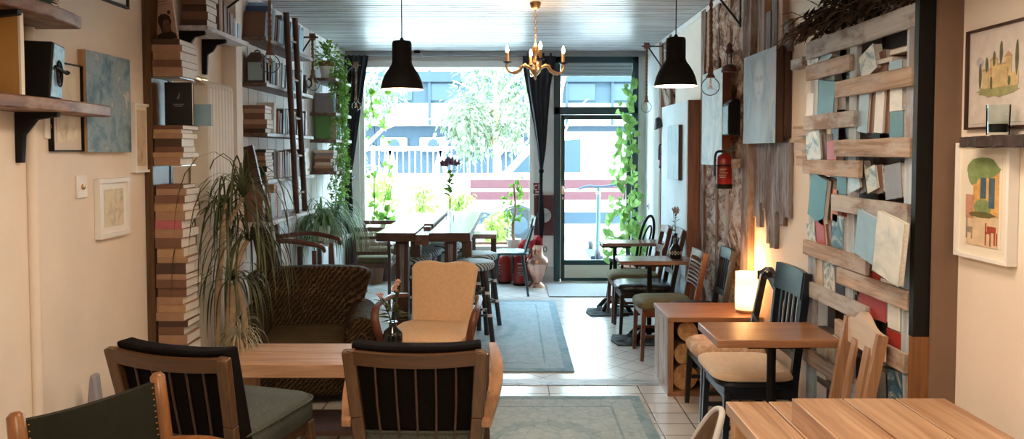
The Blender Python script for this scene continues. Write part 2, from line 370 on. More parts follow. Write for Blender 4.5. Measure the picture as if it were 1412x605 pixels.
# right wall: pilasters, stone and timber cladding
b = B(); b.b2((XR - .09, 2.69, 0), (XR, 2.9, ZC)); struct('trim_3', b, M['brown_wall'])
b = B(); b.b2((1.40, YB - .9, 0), (XR, YB, ZC)) if 0 else b.b2((XR - .02, 8.1, 0), (XR, YB, ZC)); struct('trim_4', b, M['white_wall'])
def m_stone():
    m, nt, bs = newmat('rough_stone_and_mortar', (.5, .45, .4), .9)
    v = coords(nt, (1, 1, 1.5)); n1 = ntex(nt, v, 2.2, 8, .72, 2.6); n2 = ntex(nt, v, 11, 5, .7, 1.0)
    mx = nt.nodes.new('ShaderNodeMath'); mx.operation = 'MULTIPLY_ADD'; mx.inputs[1].default_value = .35
    nt.links.new(n2, mx.inputs[0]); nt.links.new(n1, mx.inputs[2])
    nt.links.new(ramp(nt, mx.outputs[0], [(.54, (.05, .022, .014)), (.62, (.30, .16, .10)), (.68, (.50, .34, .25)), (.76, (.72, .62, .54)), (.88, (.42, .28, .20))]), bs.inputs['Base Color'])
    bump(nt, bs, mx.outputs[0], 1.0, .05); return m
def rough_sheet(name, Ya, Yb, z0, z1, X, m, amp=.03, sc=7):
    b = B(); b.slab(lambda u, v: (X - amp * (mnoise.noise(V((u * (Yb - Ya) * sc, v * (z1 - z0) * sc, Ya))) * .7 + mnoise.noise(V((u * (Yb - Ya) * sc * 2.7, v * (z1 - z0) * sc * 2.7, Ya + 5))) * .5), Ya + u * (Yb - Ya), z0 + v * (z1 - z0)), lambda u, v: (XR - .001 - X + amp + .001 if 0 else .06, 0, 0), max(6, int((Yb - Ya) * 26)), int((z1 - z0) * 26))
    return struct(name, b, m, smooth=True)
ST = m_stone()
rough_sheet('wall_right_stonework', 5.06, 6.32, 0, 2.70, 1.583, ST)
rough_sheet('wall_right_stonework', 7.42, 8.02, 0, 2.70, 1.583, ST)
def timber(Yc, w, X, z0=0, z1=2.7, m='timber', d=None):
    b = B(); s = rnd(0, 50)
    b.slab(lambda u, v: (X - .006 * mnoise.noise(V((u * 3, v * 9, s))), Yc - w / 2 + u * w + .02 * mnoise.noise(V((v * 5, u, s + 3))), z0 + v * (z1 - z0)), lambda u, v: (XR - X + .02, 0, 0), 4, 30)
    o = struct('wall_right_timber', b, M[m], smooth=True); return o
for a in ((5.03, .15, 1.555), (5.52, .07, 1.575, 0, 2.7, 'timberl'), (5.80, .05, 1.575), (6.20, .12, 1.56), (6.06, .09, 1.57, 1.75, 2.7, 'timberl'), (7.5, .09, 1.56), (7.98, .10, 1.56, 0, 2.7, 'timberl')): timber(*a)
b = B(); b.b2((XL, 5.13, 0), (-1.865, 5.24, ZC)); struct('trim_6', b, M['wall'])
# white plaster pier with brown edge
b = B(); b.b2((1.47, 6.36, 0), (XR, 7.42, 1.98)); struct('wall_right_pier', b, mat('white_pier_plaster', (.62, .70, .74), .7, ns=3, amt=.1, bs_=14, bst=.3))
b = B(); b.b2((1.47, 6.315, .0), (XR, 6.36, 1.98)); struct('trim_5', b, wood('red_brown_edge', (.16, .07, .05), (.34, .17, .12), 'Z'))
b = B(); b.b2((XR - .035, 2.0, ZC - .065), (XR - .001, YB - .13, ZC - .025)); struct('trim_7', b, M['white'])
# heating pipe boxing on left wall
b = B(); b.tube([(XL + .012, 3.06, 0), (XL + .012, 3.06, 2.3)], .022, 10); b.tube([(XL + .012, 3.06, 2.3), (XL + .012, 3.06, ZC)], .022, 10)
tag(obj('wall_pipe', b, M['wall'], smooth=True), 'cream painted vertical pipe running down the left plaster wall', 'pipe')
def plate(X, Y, z, label, s=1):
    b = B(); b.box((0, 0, 0), (.012, .08, .08 * (1.3 if s == 1 else 1))); o = obj('wall_socket', b, M['white'], bev=.004); o.location = (X, Y, z)
    c = B(); c.lathe([(.014, -.004), (.014, .004), (.004, .006)], (0, 0, 0), 12); k = obj('switch_button', c, M['brass' if s == 1 else 'blackf'], o); k.rotation_euler = (0, R(90) if X < 0 else R(-90), 0); k.location = (.007 if X < 0 else -.007, 0, 0)
    return tag(o, label, 'switch')
plate(XL + .006, 3.2, 1.655, 'white light switch plate beside the black framed pressed-flower print'); plate(XL + .006, 3.42, 1.39, 'white light switch plate just left of the white framed sketch')
plate(XR - .026, 8.7, .92, 'small white wall switch on the pale wall by the door', 2); plate(XR - .006, 2.66, 1.276, 'small socket plate with red marks left of the courtyard print', 2).scale = (1, .5, .8)
# ================================================================ OUTSIDE
b = B(); b.b2((-20, YB + .25, -.12), (20, 30, -.02)); struct('street', b, mat('pale_paving', (.62, .62, .62), .9, ns=1.5, amt=.12))
M['fac'] = mat('facade_plaster', (.80, .80, .80), .9, ns=1, amt=.03); M['facd'] = mat('slate_blue_shopfront', (.004, .020, .036), .6, ns=3, amt=.2)
M['facw'] = mat('dim_window_glass', (.010, .028, .040), .5, amt=.1); M['facb'] = mat('grey_blue_band', (.014, .030, .042), .8, amt=.1)
bl = thing('office_building', 'white rendered building with blue-grey window band across the street', 'building', (0, 22, 0))
b = B(); b.b2((-14, 0, 2.3), (14, 4, 12)); b.b2((-14, .2, -.1), (14, 4, .9)); obj('facade', b, M['fac'], bl)
b = B(); b.b2((-14, .35, .9), (14, 1, 2.3)); b.b2((-14, -.25, 3.55), (14, .02, 3.85)); obj('shopfront', b, M['facd'], bl)
b = B(); b.b2((-14, -.12, 2.95), (14, .02, 3.75)); obj('window_band', b, M['facb'], bl)
for k in range(13):
    x = -11.6 + k * 1.32
    b = B(); b.b2((x, -.16, 3.02), (x + .8, -.1, 3.5)); f = obj('window', b, M['facw'], bl)
    b = B(); b.b2((x - .06, -.2, 2.3), (x + .02, -.1, 3.9)); obj('mullion', b, M['facd'], bl)
for k in range(7):
    b = B(); b.b2((-5.0 + k * 1.15, .1, 1.55), (-4.25 + k * 1.15, .34, 1.95)); o = obj('air_conditioner', b, M['fac'], bl, bev=.03)
    c = B(); c.lathe([(.17, 0), (.17, .02), (.03, .03)], (0, 0, 0), 20); g = obj('fan_grille', c, M['facb'], o); g.rotation_euler = (R(90), 0, 0); g.location = (-4.6 + k * 1.15, .1, 1.75)
rl = thing('street_railing', 'pale metal railing with upright bars in front of the blue shopfront', 'railing', (-3.5, 19, 0))
b = B(); b.tube([(0, 0, 1.65), (9, 0, 1.65)], .03); b.tube([(0, 0, .35), (9, 0, .35)], .03); obj('rail', b, M['white'], rl)
b = B()
for k in range(60): b.tube([(k * .152, 0, .3), (k * .152, 0, 1.65)], .012, 6)
b.b2((-.04, -.04, -.02), (.04, .04, 1.7)); b.b2((4.4, -.04, -.02), (4.48, .04, 1.7)); b.b2((8.96, -.04, -.02), (9.04, .04, 1.7)); obj('upright_bars', b, M['white'], rl)
# white delivery van with red stripes
van = thing('delivery_van', 'long white van with red side stripes parked beyond the window', 'van', (-.95, 12.6, -.02))
prof = [(0, .38), (0, .75), (.18, 1.05), (.8, 1.2), (1.35, 1.78), (1.8, 1.9), (5.2, 1.9), (5.3, 1.8), (5.3, .38)]
b = B(); b.prism(prof, (0, 1.7, 0), (1, 0, 0), (0, 0, 1), 1.7); body = obj('body', b, M['white'], van, bev=.06)
for z0, z1 in ((.95, 1.10), (.76, .90)):
    b = B(); b.b2((.25, -.006, z0), (5.3, .01, z1)); obj('red_stripe', b, mat('faded_red_stripe', (.055, .012, .016), .8, amt=.1), van)
b = B(); b.b2((.1, -.004, .36), (5.3, .02, .56)); obj('lower_cladding', b, M['facd'], van)
b = B(); b.prism([(.95, 1.22), (1.42, 1.72), (2.1, 1.78), (2.1, 1.22)], (0, .006, 0), (1, 0, 0), (0, 0, 1), .012); obj('side_window', b, M['facw'], van)
for x in (1.05, 4.3):
    b = B(); b.lathe([(.16, -.11), (.3, -.11), (.34, -.06), (.34, .06), (.3, .11), (.16, .11)], seg=28); w = obj('wheel', b, mat('grey_tyre', (.004, .008, .012), .8, amt=.1), van, smooth=True); w.rotation_euler = (R(90), 0, 0); w.location = (x, .06, .34)
    c = B(); c.lathe([(.17, 0), (.14, .02), (.04, .03)], seg=20); h = obj('hubcap', c, M['metal'], w); h.location = (0, 0, .112); h.data.materials[0] = M['facb']
# parked scooter
sc_ = thing('kick_scooter', 'pale green electric kick scooter standing outside the glass door', 'scooter', (1.16, 10.2, -.02))
b = B(); b.tube(spline([(0, 0, .16), (.01, .02, .6), (.02, .06, 1.08)]), .028, 10); obj('stem', b, mat('mint_paint', (.03, .07, .065), .4, amt=0), sc_, smooth=True)
b = B(); b.tube(spline([(-.26, .02, 1.06), (-.12, .05, 1.1), (0, .06, 1.09), (.14, .05, 1.1), (.28, .02, 1.12)]), .016, 8); obj('handlebar', b, M['facd'], sc_, smooth=True)
b = B(); b.box((0, .45, .12), (.17, .8, .05)); obj('deck', b, M['facd'], sc_, bev=.01)
for y in (0, .92):
    b = B(); b.lathe([(.05, -.03), (.11, -.03), (.125, 0), (.11, .03), (.05, .03)], seg=20); w = obj('wheel', b, M['black'], sc_, smooth=True); w.rotation_euler = (0, R(90), 0); w.location = (0, y, .125)
# trees and bushes outside
M['leafp'] = leafmat('pale_sunlit_leaf', (.05, .085, .03), (.26, .30, .20), .4)
def tree(name, label, loc, h, r, n, lm, cat='tree', cz=.62, trunk=True, ls=(.10, .2), grp=None, rz=1.0):
    t = thing(name, label, cat, loc, 0, grp)
    if trunk:
        b = B(); b.tube(spline([(0, 0, 0), (.05, .03, h * .3), (-.05, 0, h * .55), (.06, 0, h * .85)]), [.11 * (1 - .8 * k / 18) * r / 1.4 for k in range(19)], 8)
        for k in range(7):
            a = k * 2.4; b.tube([(0, 0, h * (.35 + .06 * k)), (math.cos(a) * r * .35, math.sin(a) * r * .35, h * (.48 + .06 * k)), (math.cos(a) * r * .7, math.sin(a) * r * .7, h * (.53 + .06 * k))], [.035 * r, .022 * r, .01], 6)
        obj('trunk', b, M['bark'], t, smooth=True)
    b = B(); cl = [(V((rnd(-1, 1), rnd(-1, 1), rnd(-1, 1))) * .62) for _ in range(16)]
    for k in range(n):
        c = random.choice(cl); d = V((random.gauss(0, 1), random.gauss(0, 1), random.gauss(0, 1))).normalized() * rnd(.15, .42)
        p = c + d; q = V((p.x * r, p.y * r, h * cz + p.z * r * rz)); b.leaf(q, d + V((0, 0, -.3)), rnd(*ls), rnd(*ls) * .55)
    obj('foliage', b, M[lm], t, fix=False); return t
tree('street_tree', 'bright sunlit tree in the middle of the view, before the white building', (-.35, 16.5, 0), 4.0, 1.35, 2600, 'leafp')
tree('street_tree', 'sunlit tree at the left edge of the window view', (-3.3, 16, 0), 4.2, 1.6, 2600, 'leafp')
tree('street_tree', 'leafy tree crown seen high through the door transom, left one', (.95, 15, 0), 4.9, .8, 700, 'leaf', cz=.82)
tree('street_tree', 'small tree crown high through the door transom, right one', (2.75, 15, 0), 4.9, .55, 420, 'leaf', cz=.84)
for i, (x, y, h, lab) in enumerate(((-1.68, 9.6, 1.75, 'tall sparse shrub in a tub outside the left part of the window'), (-1.15, 9.75, 1.45, 'sparse yellow-green shrub outside the window behind the long table'), (-.70, 9.95, 1.2, 'low shrub outside the window, right behind the rose vase'))):
    tree('garden_shrub', lab, (x, y, -.02), h, .24, 420, 'leafy', 'shrub', .62, True, (.05, .10), rz=1.6)
tree('bushy_shrub', 'dense yellow-green bush outside the right part of the window', (-.14, 9.85, -.02), .95, .28, 600, 'leafy', 'shrub', .62, False, (.05, .09))
pb = thing('planter_box', 'long red-brown planter box outside under the window', 'planter', (-.3, 9.42, -.02))
b = B(); b.b2((-.62, -.14, 0), (.52, -.1, .42)); b.b2((-.62, .1, 0), (.52, .14, .42)); b.b2((-.62, -.14, 0), (-.58, .14, .42)); b.b2((.48, -.14, 0), (.52, .14, .42)); b.b2((-.62, -.14, 0), (.52, .14, .05)); obj('box_walls', b, M['terra'], pb)
b = B(); b.b2((-.58, -.1, .05), (.48, .1, .36)); obj('soil', b, M['soil'], pb)
# white A-frame trestle outside at left
tr = thing('white_trestle', 'white slatted trestle with crossed struts outside the window at left', 'trestle', (-2.5, 12.9, -.02))
b = B(); b.bar((-1.4, 0, 1.62), (1.4, 0, 1.62), .12, .06)
for k in range(4):
    x = -1.3 + k * .86; b.bar((x - .35, 0, .02), (x, 0, 1.6), .07); b.bar((x + .35, 0, .02), (x, 0, 1.6), .07)
b.bar((-1.4, 0, .9), (1.4, 0, .9), .06); obj('strut_frame', b, M['white'], tr)
# ================================================================ RUGS
def rugmat(name, base, lt, dk, sx, sy):
    m, nt, bs = newmat(name, base, .95); v = coords(nt)
    N = nt.nodes.new; L = nt.links.new
    def mth(op, a, b_=None, c=None):
        n = N('ShaderNodeMath'); n.operation = op
        for i, x in enumerate((a, b_, c)):
            if x is None: continue
            if isinstance(x, (int, float)): n.inputs[i].default_value = x
            else: L(x, n.inputs[i])
        return n.outputs[0]
    sp = N('ShaderNodeSeparateXYZ'); L(v, sp.inputs[0])
    ex = mth('SUBTRACT', sx / 2, mth('ABSOLUTE', sp.outputs[0])); ey = mth('SUBTRACT', sy / 2, mth('ABSOLUTE', sp.outputs[1])); e = mth('MINIMUM', ex, ey)
    band = mth('MULTIPLY', mth('LESS_THAN', e, .07), .6)
    line = mth('MULTIPLY', mth('LESS_THAN', mth('ABSOLUTE', mth('SUBTRACT', e, .2)), .008), .6)
    rr = mth('SQRT', mth('ADD', mth('POWER', mth('DIVIDE', sp.outputs[0], .32), 2), mth('POWER', mth('DIVIDE', sp.outputs[1], .42), 2)))
    ring = mth('MULTIPLY', mth('LESS_THAN', mth('ABSOLUTE', mth('SUBTRACT', rr, mth('ADD', .8, mth('MULTIPLY', ntex(nt, v, 18, 2), .4)))), .11), .4)
    vo = N('ShaderNodeTexVoronoi'); vo.inputs['Scale'].default_value = 14; vo.feature = 'DISTANCE_TO_EDGE'; L(v, vo.inputs['Vector'])
    pat = mth('MULTIPLY', mth('LESS_THAN', vo.outputs['Distance'], .07), .22)
    fade = ntex(nt, v, 5, 6, .75)
    tot = mth('MULTIPLY', mth('ADD', mth('ADD', band, line), mth('ADD', ring, pat)), mth('MULTIPLY_ADD', fade, 2.2, -.35))
    mx = N('ShaderNodeMixRGB'); mx.inputs[2].default_value = (*dk, 1); L(tot, mx.inputs[0])
    L(ramp(nt, ntex(nt, v, 12, 6, .8), [(.3, base), (.7, lt)]), mx.inputs[1]); L(mx.outputs[0], bs.inputs['Base Color']); bump(nt, bs, ntex(nt, v, 150, 2), .4, .003); return m
def rug(x0, x1, y0, y1, label, m, z=0):
    b = B(); b.box((0, 0, .005), (x1 - x0, y1 - y0, .01)); o = obj('rug', b, m, bev=.003); o.location = ((x0 + x1) / 2, (y0 + y1) / 2, z); return tag(o, label, 'rug')
rug(-.42, .80, 2.9, 4.70, 'faded grey-blue vintage rug on the square tiles, partly under the spindle-back easy chair', rugmat('faded_vintage_rug', (.32, .42, .45), (.48, .56, .57), (.09, .21, .28), 1.22, 1.8), .001)
rug(-1.05, .44, 5.24, 7.75, 'larger pale blue vintage rug under the high wooden table', rugmat('pale_vintage_rug', (.34, .47, .54), (.52, .62, .68), (.12, .28, .38), 1.49, 2.51), .001)
b = B(); b.box((0, 0, .006), (1.05, .75, .012)); o = obj('door_mat', b, mat('pale_grey_mat', (.42, .45, .47), .95, ns=60, amt=.2), bev=.004); o.location = (.92, 8.35, .001); tag(o, 'pale grey door mat on the tiles inside the glass door', 'mat')
# ================================================================ SEATING
def legs_bars(t, m, spots, w=.035, w2=.025):
    for p, q in spots:
        b = B(); b.bar(p, q, w2, w2, (0, 1, 0), w, w); obj('leg', b, m, t, bev=.004)
def dining_chair(label, loc, rz, m, seatm, kind='slats', W=.42, D=.40, sh=.43, bh=.92, lean=.09, pad=.05, name='dining_chair', cat='chair', group=None, top=.07, nsl=4, cush=None):
    """front is local +y"""
    t = thing(name, label, cat, loc, rz, group); hw = W / 2; ft = D / 2; bk = -D / 2
    legs_bars(t, m, [((s * (hw - .01), ft - .01, 0), (s * (hw - .02), ft - .025, sh - .04)) for s in (-1, 1)])
    for s in (-1, 1):                       # rear leg and back post in one piece
        x = s * (hw - .035); b = B()
        pts = spline([(x, bk - .05, 0), (x, bk + .005, sh * .6), (x, bk + .01, sh), (x * 1.03, bk - lean * .4, sh + (bh - sh) * .5), (x * 1.06, bk - lean, bh)], 4)
        for p, q in zip(pts, pts[1:]): b.bar(p, q, .028, .038, (0, 1, 0))
        obj('back_post', b, m, t)
    b = B()
    b.b2((-hw + .02, ft - .035, sh - .075), (hw - .02, ft - .012, sh - .015)); b.b2((-hw + .03, bk, sh - .075), (hw - .03, bk + .022, sh - .015))
    for s in (-1, 1): b.box((s * (hw - .028), 0, sh - .045), (.022, D - .06, .06))
    obj('seat_frame', b, m, t, bev=.003)
    b = B()
    for s in (-1, 1): b.bar((s * (hw - .03), ft - .03, sh * .45), (s * (hw - .035), bk, sh * .45), .02)
    b.bar((-hw + .03, -.02, sh * .45), (hw - .03, -.02, sh * .45), .02); obj('stretcher', b, m, t)
    b = B(); b.pad((0, .01, sh - .018), W + .01, D + .02, pad + .018, 5, ty=.05); obj('seat', b, seatm, t, smooth=True)
    if cush:
        b = B(); b.pad((0, .02, sh + pad - .01), W + .04, D + .04, .045, 5); obj('cushion', b, cush, t, smooth=True)
    ly = lambda z: bk - lean * (((z - sh) / (bh - sh)) ** 1.5 if z > sh else 0)
    def rail(z0, z1, name='top_rail', mm=m, curve=.02, arch=0):
        b = B(); b.slab(lambda u, v: ((u - .5) * (W - .05), ly(z0 + (z1 - z0) * v) - curve * (1 - (2 * u - 1) ** 2) + .0, z0 + (z1 - z0) * v + (arch * (1 - (2 * u - 1) ** 2) if v > .5 else arch * .45 * (1 - (2 * u - 1) ** 2))), lambda u, v: (0, .022, 0), 12, 3)
        return obj(name, b, mm, t, smooth=True)
    if kind == 'slats':
        rail(bh - top, bh + .005); rail(sh + .11, sh + .15, 'lower_rail')
        for k in range(nsl):
            x = (k - (nsl - 1) / 2) * (W - .12) / nsl; b = B()
            pts = [(x, ly(z) - .006, z) for z in (sh + .13, sh + .25, bh - .2, bh - top + .01)]
            for p, q in zip(pts, pts[1:]): b.bar(p, q, .022, .012, (0, 1, 0))
            obj('slat', b, m, t)
    elif kind == 'ladder':
        rail(bh - .05, bh)
        z = sh + .14
        for k in range(13): 
            if z < bh - .07: rail(z, z + .012, 'slat', curve=.015); z += .028
    elif kind == 'open':
        rail(bh - .06, bh, arch=.012); rail(bh - .24, bh - .18, 'lower_rail')
    elif kind == 'carved':
        b = B(); b.slab(lambda u, v: ((u - .5) * (W + .03), ly(bh) - .03 * (1 - (2 * u - 1) ** 2), bh - .045 + .07 * v * (1 - .2 * math.cos(u * 2 * PI)) + .03 * abs(2 * u - 1) ** 1.5 - .02 * math.cos(4 * PI * u)), lambda u, v: (0, .028, 0), 26, 3)
        tr_ = obj('top_rail', b, m, t, smooth=True)
        for s in (-1, 1):
            b = B()
            for k in range(3): b.tube([V((s * (.07 + .035 * k) + .018 * math.cos(a), ly(bh) + .006, bh + .012 + .018 * math.sin(a))) for a in [R(x) for x in range(-60, 240, 30)]], .007, 6)
            obj('carving', b, m, tr_, smooth=True)
        b = B(); b.slab(lambda u, v: ((u - .5) * (W - .06), ly(sh + .15) - .012, sh + .10 + .045 * v + .05 * (2 * u - 1) ** 2), lambda u, v: (0, .025, 0), 12, 2); obj('lower_rail', b, m, t, smooth=True)
    elif kind == 'arched':
        b = B(); b.slab(lambda u, v: ((u - .5) * (W - .03), ly(bh) - .012, bh - .10 + (.10 + .055 * math.exp(-((u - .5) / .2) ** 2) - .0 * u) * v), lambda u, v: (0, .024, 0), 24, 3); obj('top_rail', b, M['lightr'] if 'lightr' in M else m, t, smooth=True)
        rail(sh + .06, sh + .10, 'lower_rail', curve=.005)
        for k in range(2):
            x = (k - .5) * .13; b = B()
            for p, q in zip([(x, ly(z) - .004, z) for z in (sh + .08, sh + .25, bh - .08)], [(x, ly(z) - .004, z) for z in (sh + .25, bh - .08, bh - .07)]): b.bar(p, q, .05, .014, (0, 1, 0))
            obj('slat', b, m, t)
    return t
M['lightr'] = wood('pale_top_rail_wood', (.50, .38, .28), (.74, .60, .48), 'X', fine=8, rough=.5)
M['floral'] = paint('faded_floral_fabric', [(.38, (.62, .40, .25)), (.5, (.52, .30, .18)), (.62, (.72, .52, .36))], 14, 4, .85)
M['cushc'] = mat('cream_canvas_cushion', (.70, .52, .36), .85, ns=40, amt=.08, bs_=160, bst=.3)
M['navy'] = mat('navy_black_chair_paint', (.010, .014, .022), .35, amt=.15, spec=.35)
M['blk'] = mat('black_brown_chair_paint', (.014, .010, .010), .35, amt=.15)
L90 = R(90)
dining_chair('dark chair with rounded olive green seat between the two far small tables', (1.12, 6.93, 0), L90, M['redz'], M['green_v'], 'open', D=.44, W=.36, sh=.40, bh=.86)
dining_chair('dark wooden chair with shiny black seat, behind the table holding the white flower', (1.14, 6.52, 0), L90, M['blk'], M['leather_b'], 'slats', D=.46, W=.38, sh=.38, bh=.88, nsl=3)
dining_chair('red-brown chair with olive seat and fine-slatted back beside the log crate', (1.16, 5.70, 0), L90, M['redz'], M['green_v'], 'ladder', D=.42, W=.38, sh=.40, bh=.80, pad=.05, lean=.06)
dining_chair('black chair with upright slats standing behind the log crate by the stone wall', (1.31, 5.33, 0), L90, M['navy'], M['navy'], 'slats', D=.34, W=.32, sh=.42, bh=.86, lean=.06, nsl=4)
dining_chair('black carved-back chair with faded floral seat beside the glowing lamp', (1.27, 4.42, 0), L90, M['blk'], M['floral'], 'carved', D=.40, W=.38, sh=.38, bh=.80, pad=.06, lean=.07)
dining_chair('black slat-back chair with a thin cream cushion behind the walnut table', (1.222, 3.87, 0), L90, M['navy'], M['navy'], 'slats', D=.37, W=.42, sh=.40, bh=.95, pad=.03, cush=M['cushc'], nsl=5, top=.13, lean=.045)
dining_chair('light wooden chair with arched pale top rail, nearest along the right wall', (1.168, 3.03, 0), R(86), M['lightz'], M['lightz'], 'arched', D=.38, W=.38, sh=.40, bh=.85, pad=.02, lean=.065)
# bentwood chair by the door
def bentwood(label, loc, rz):
    t = thing('bentwood_chair', label, 'chair', loc, rz); m = M['black']
    b = B(); b.lathe([(.0, .43), (.2, .43), (.205, .445), (.2, .46), (.17, .455), (0, .45)], seg=32); obj('seat', b, M['navy'], t, smooth=True)
    for x, y, dx, dy in ((-.14, .13, -.03, .04), (.14, .13, .03, .04), (-.12, -.14, -.03, -.06), (.12, -.14, .03, -.06)):
        b = B(); b.tube(spline([(x, y, .43), (x + dx * .4, y + dy * .3, .25), (x + dx, y + dy, 0)]), [.015] * 9 + [.013] * 4, 8); obj('leg', b, m, t, smooth=True)
    b = B(); b.tube([V((.155 * math.cos(a), .155 * math.sin(a), .24)) for a in [R(k * 15) for k in range(25)]], .009, 6); obj('leg_ring', b, m, t, smooth=True)
    def loop(w, z1, name):
        b = B(); pts = [(-w, -.15, .44), (-w * 1.06, -.18, .62)] + [(w * 1.06 * math.cos(a), -.19 - .04 * math.sin(a), .66 + (z1 - .66) * math.sin(a)) for a in [R(180 - k * 20) for k in range(10)]] + [(w * 1.06, -.18, .62), (w, -.15, .44)]
        b.tube(spline(pts, 3), .014 if w > .12 else .010, 8); obj(name, b, m, t, smooth=True)
    loop(.175, .90, 'back_hoop'); loop(.09, .80, 'inner_hoop')
bentwood('black bentwood chair with looped back, at the far small table by the door', (1.20, 7.72, 0), R(58))
# lounge chairs round the coffee table
def easy_chair(label, loc, rz, W=.54, arms=True, cushm=None, zt=.78):
    t = thing('easy_chair', label, 'chair', loc, rz); h = W / 2; m = M['owoodE']
    # back plane leans away (towards -y) as it rises; front +y
    def bp(x, z, dy=0): return V((x, -.02 - (z - .30) * .22 + dy, z))
    for s in (-1, 1):
        b = B(); pts = [bp(s * (h - .05), .24), bp(s * (h - .03), .5), bp(s * (h - .012), zt)]
        for i, (p, q) in enumerate(zip(pts, pts[1:])): b.bar(p, q, .05, .035, (0, 1, 0))
        obj('back_post', b, m, t, bev=.006)
        b = B(); b.bar((s * (h - .03), -.12, 0), bp(s * (h - .05), .28), .026, .03, (0, 1, 0), .042, .04); obj('leg', b, m, t, bev=.004)
        b = B(); b.bar((s * (h - .02), .52, 0), (s * (h - .03), .47, .61 if arms else .34), .026, .026, (0, 1, 0), .04, .04); obj('leg', b, m, t, bev=.004)
        if arms: b = B(); b.slab(lambda u, v: (s * (h + .006 + .03 * math.sin(u * PI)) + (v - .5) * (.035 + .02 * math.sin(u * PI)), -.10 + u * .56, .47 + .17 * u + .03 * math.sin(u * PI)), lambda u, v: (0, 0, .024), 14, 2); obj('armrest', b, M['owoody'], t, smooth=True)
    b = B(); b.slab(lambda u, v: bp((u - .5) * (W - .02), zt - .055 + .055 * v - .012 * (1 - (2 * u - 1) ** 2), -.022 * (1 - (2 * u - 1) ** 2) + .018), lambda u, v: (0, -.032, 0), 14, 2); obj('top_rail', b, M['owoodx'], t, smooth=True)
    b = B(); b.bar(bp(-h + .04, .30), bp(h - .04, .30), .04, .05); b.bar((-h + .04, .46, .30), (h - .04, .46, .30), .03, .05)
    for s in (-1, 1): b.bar((s * (h - .04), -.03, .30), (s * (h - .04), .48, .32), .025, .05)
    obj('seat_rail', b, M['owoodx'], t)
    for k in range(5):
        x = (k - 2) * .078; b = B(); b.tube([bp(x * .9, .30), bp(x, .55, -.004), bp(x * 1.02, zt - .045)], .0055, 8); obj('spindle', b, M['dwoodz'], t, smooth=True)
    b = B(); b.slab(lambda u, v: bp((u - .5) * (W - .035) , .34 + (zt + .012 - .34) * v + .0 + (.012 * abs(2 * u - 1) ** 3 * v), .02 - .018 * (1 - (2 * u - 1) ** 2)), lambda u, v: (0, .085 + .02 * math.sin(u * PI) * math.sin(v * PI), 0), 12, 8); obj('back_cushion', b, M['blackf'], t, smooth=True, bev=.012)
    b = B(); b.pad((0, .25, .33), W - .03, .60, .125, 7, ((.94, 0), (1, .12), (1, .62), (.985, .82), (.93, .95), (.5, 1.03))); obj('seat_cushion', b, cushm or M['grey_g'], t, smooth=True)
    b = B(); b.tube([V((math.copysign(abs(math.cos(a)) ** (2 / 7), math.cos(a)) * (W - .03) / 2, .25 + math.copysign(abs(math.sin(a)) ** (2 / 7), math.sin(a)) * .30, .43)) for a in [R(k * 9) for k in range(41)]], .006, 6); obj('piping', b, M['grey_g'], t, smooth=True)
    return t
M['owoodE'] = wood('honey_brown_frame_wood', (.045, .022, .010), (.14, .07, .027), 'Z', rough=.35)
M['owoody'] = wood('orange_brown_arm_wood', (.18, .085, .04), (.42, .23, .12), 'Y', rough=.3)
easy_chair('spindle-back easy chair seen from behind, at the middle of the coffee table', (-.375, 3.02, 0), R(-1), W=.54)
easy_chair('spindle-back easy chair with grey-green seat, beside the left wall', (-1.29, 2.98, 0), R(-17), W=.545, arms=False)
# leather armchair in the left foreground
t = thing('leather_armchair', 'armchair with studded dark green leather back and orange wooden posts', 'chair', (-1.255, 2.32, 0), R(-120))
h = .228
def bp3(x, z): return V((x, -.02 - (z - .35) * .16, z))
for s in (-1, 1):
    b = B(); b.tube([bp3(s * h, .0), bp3(s * h, .4), bp3(s * h, .68), bp3(s * h, .78), bp3(s * h, .792)], [.02, .026, .026, .024, .012], 10); obj('back_post', b, M['owood'], t, smooth=True)
    b = B(); b.tube([(s * h, .48, 0), (s * h, .46, .57)], [.016, .024], 10); obj('leg', b, M['owood'], t, smooth=True)
    b = B(); b.tube(spline([bp3(s * h, .56), (s * (h + .02), .18, .595), (s * h, .50, .57)]), .024, 10, flat=.6); obj('armrest', b, M['owood'], t, smooth=True)
b = B(); b.slab(lambda u, v: bp3((u - .5) * .43, .44 + .325 * v - .02 * (1 - (2 * u - 1) ** 2) * (v > .99)) + V((0, -.03 * (1 - (2 * u - 1) ** 2) - .012, 0)), lambda u, v: (0, .024, 0), 14, 10); bk = obj('back_panel', b, M['green_l'], t, smooth=True)
b = B()
for s in (-1, 1):
    for k in range(16): p = bp3(s * .20, .455 + k * .0195); b.lathe([(.0035, 0), (.0025, .0025), (0.0005, .003)], p + V((0, .008, 0)), 6)
obj('stud_row', b, M['brass'], bk)
b = B(); b.pad((0, .22, .36), .42, .48, .09, 6); obj('seat', b, M['green_l'], t, smooth=True)
b = B(); b.bar((-h, .47, .34), (h, .47, .34), .025, .05); b.bar(bp3(-h, .36), bp3(h, .36), .025, .05); 
for s in (-1, 1): b.bar((s * h, 0, .36), (s * h, .47, .34), .025, .05)
obj('seat_rail', b, M['owood'], t)
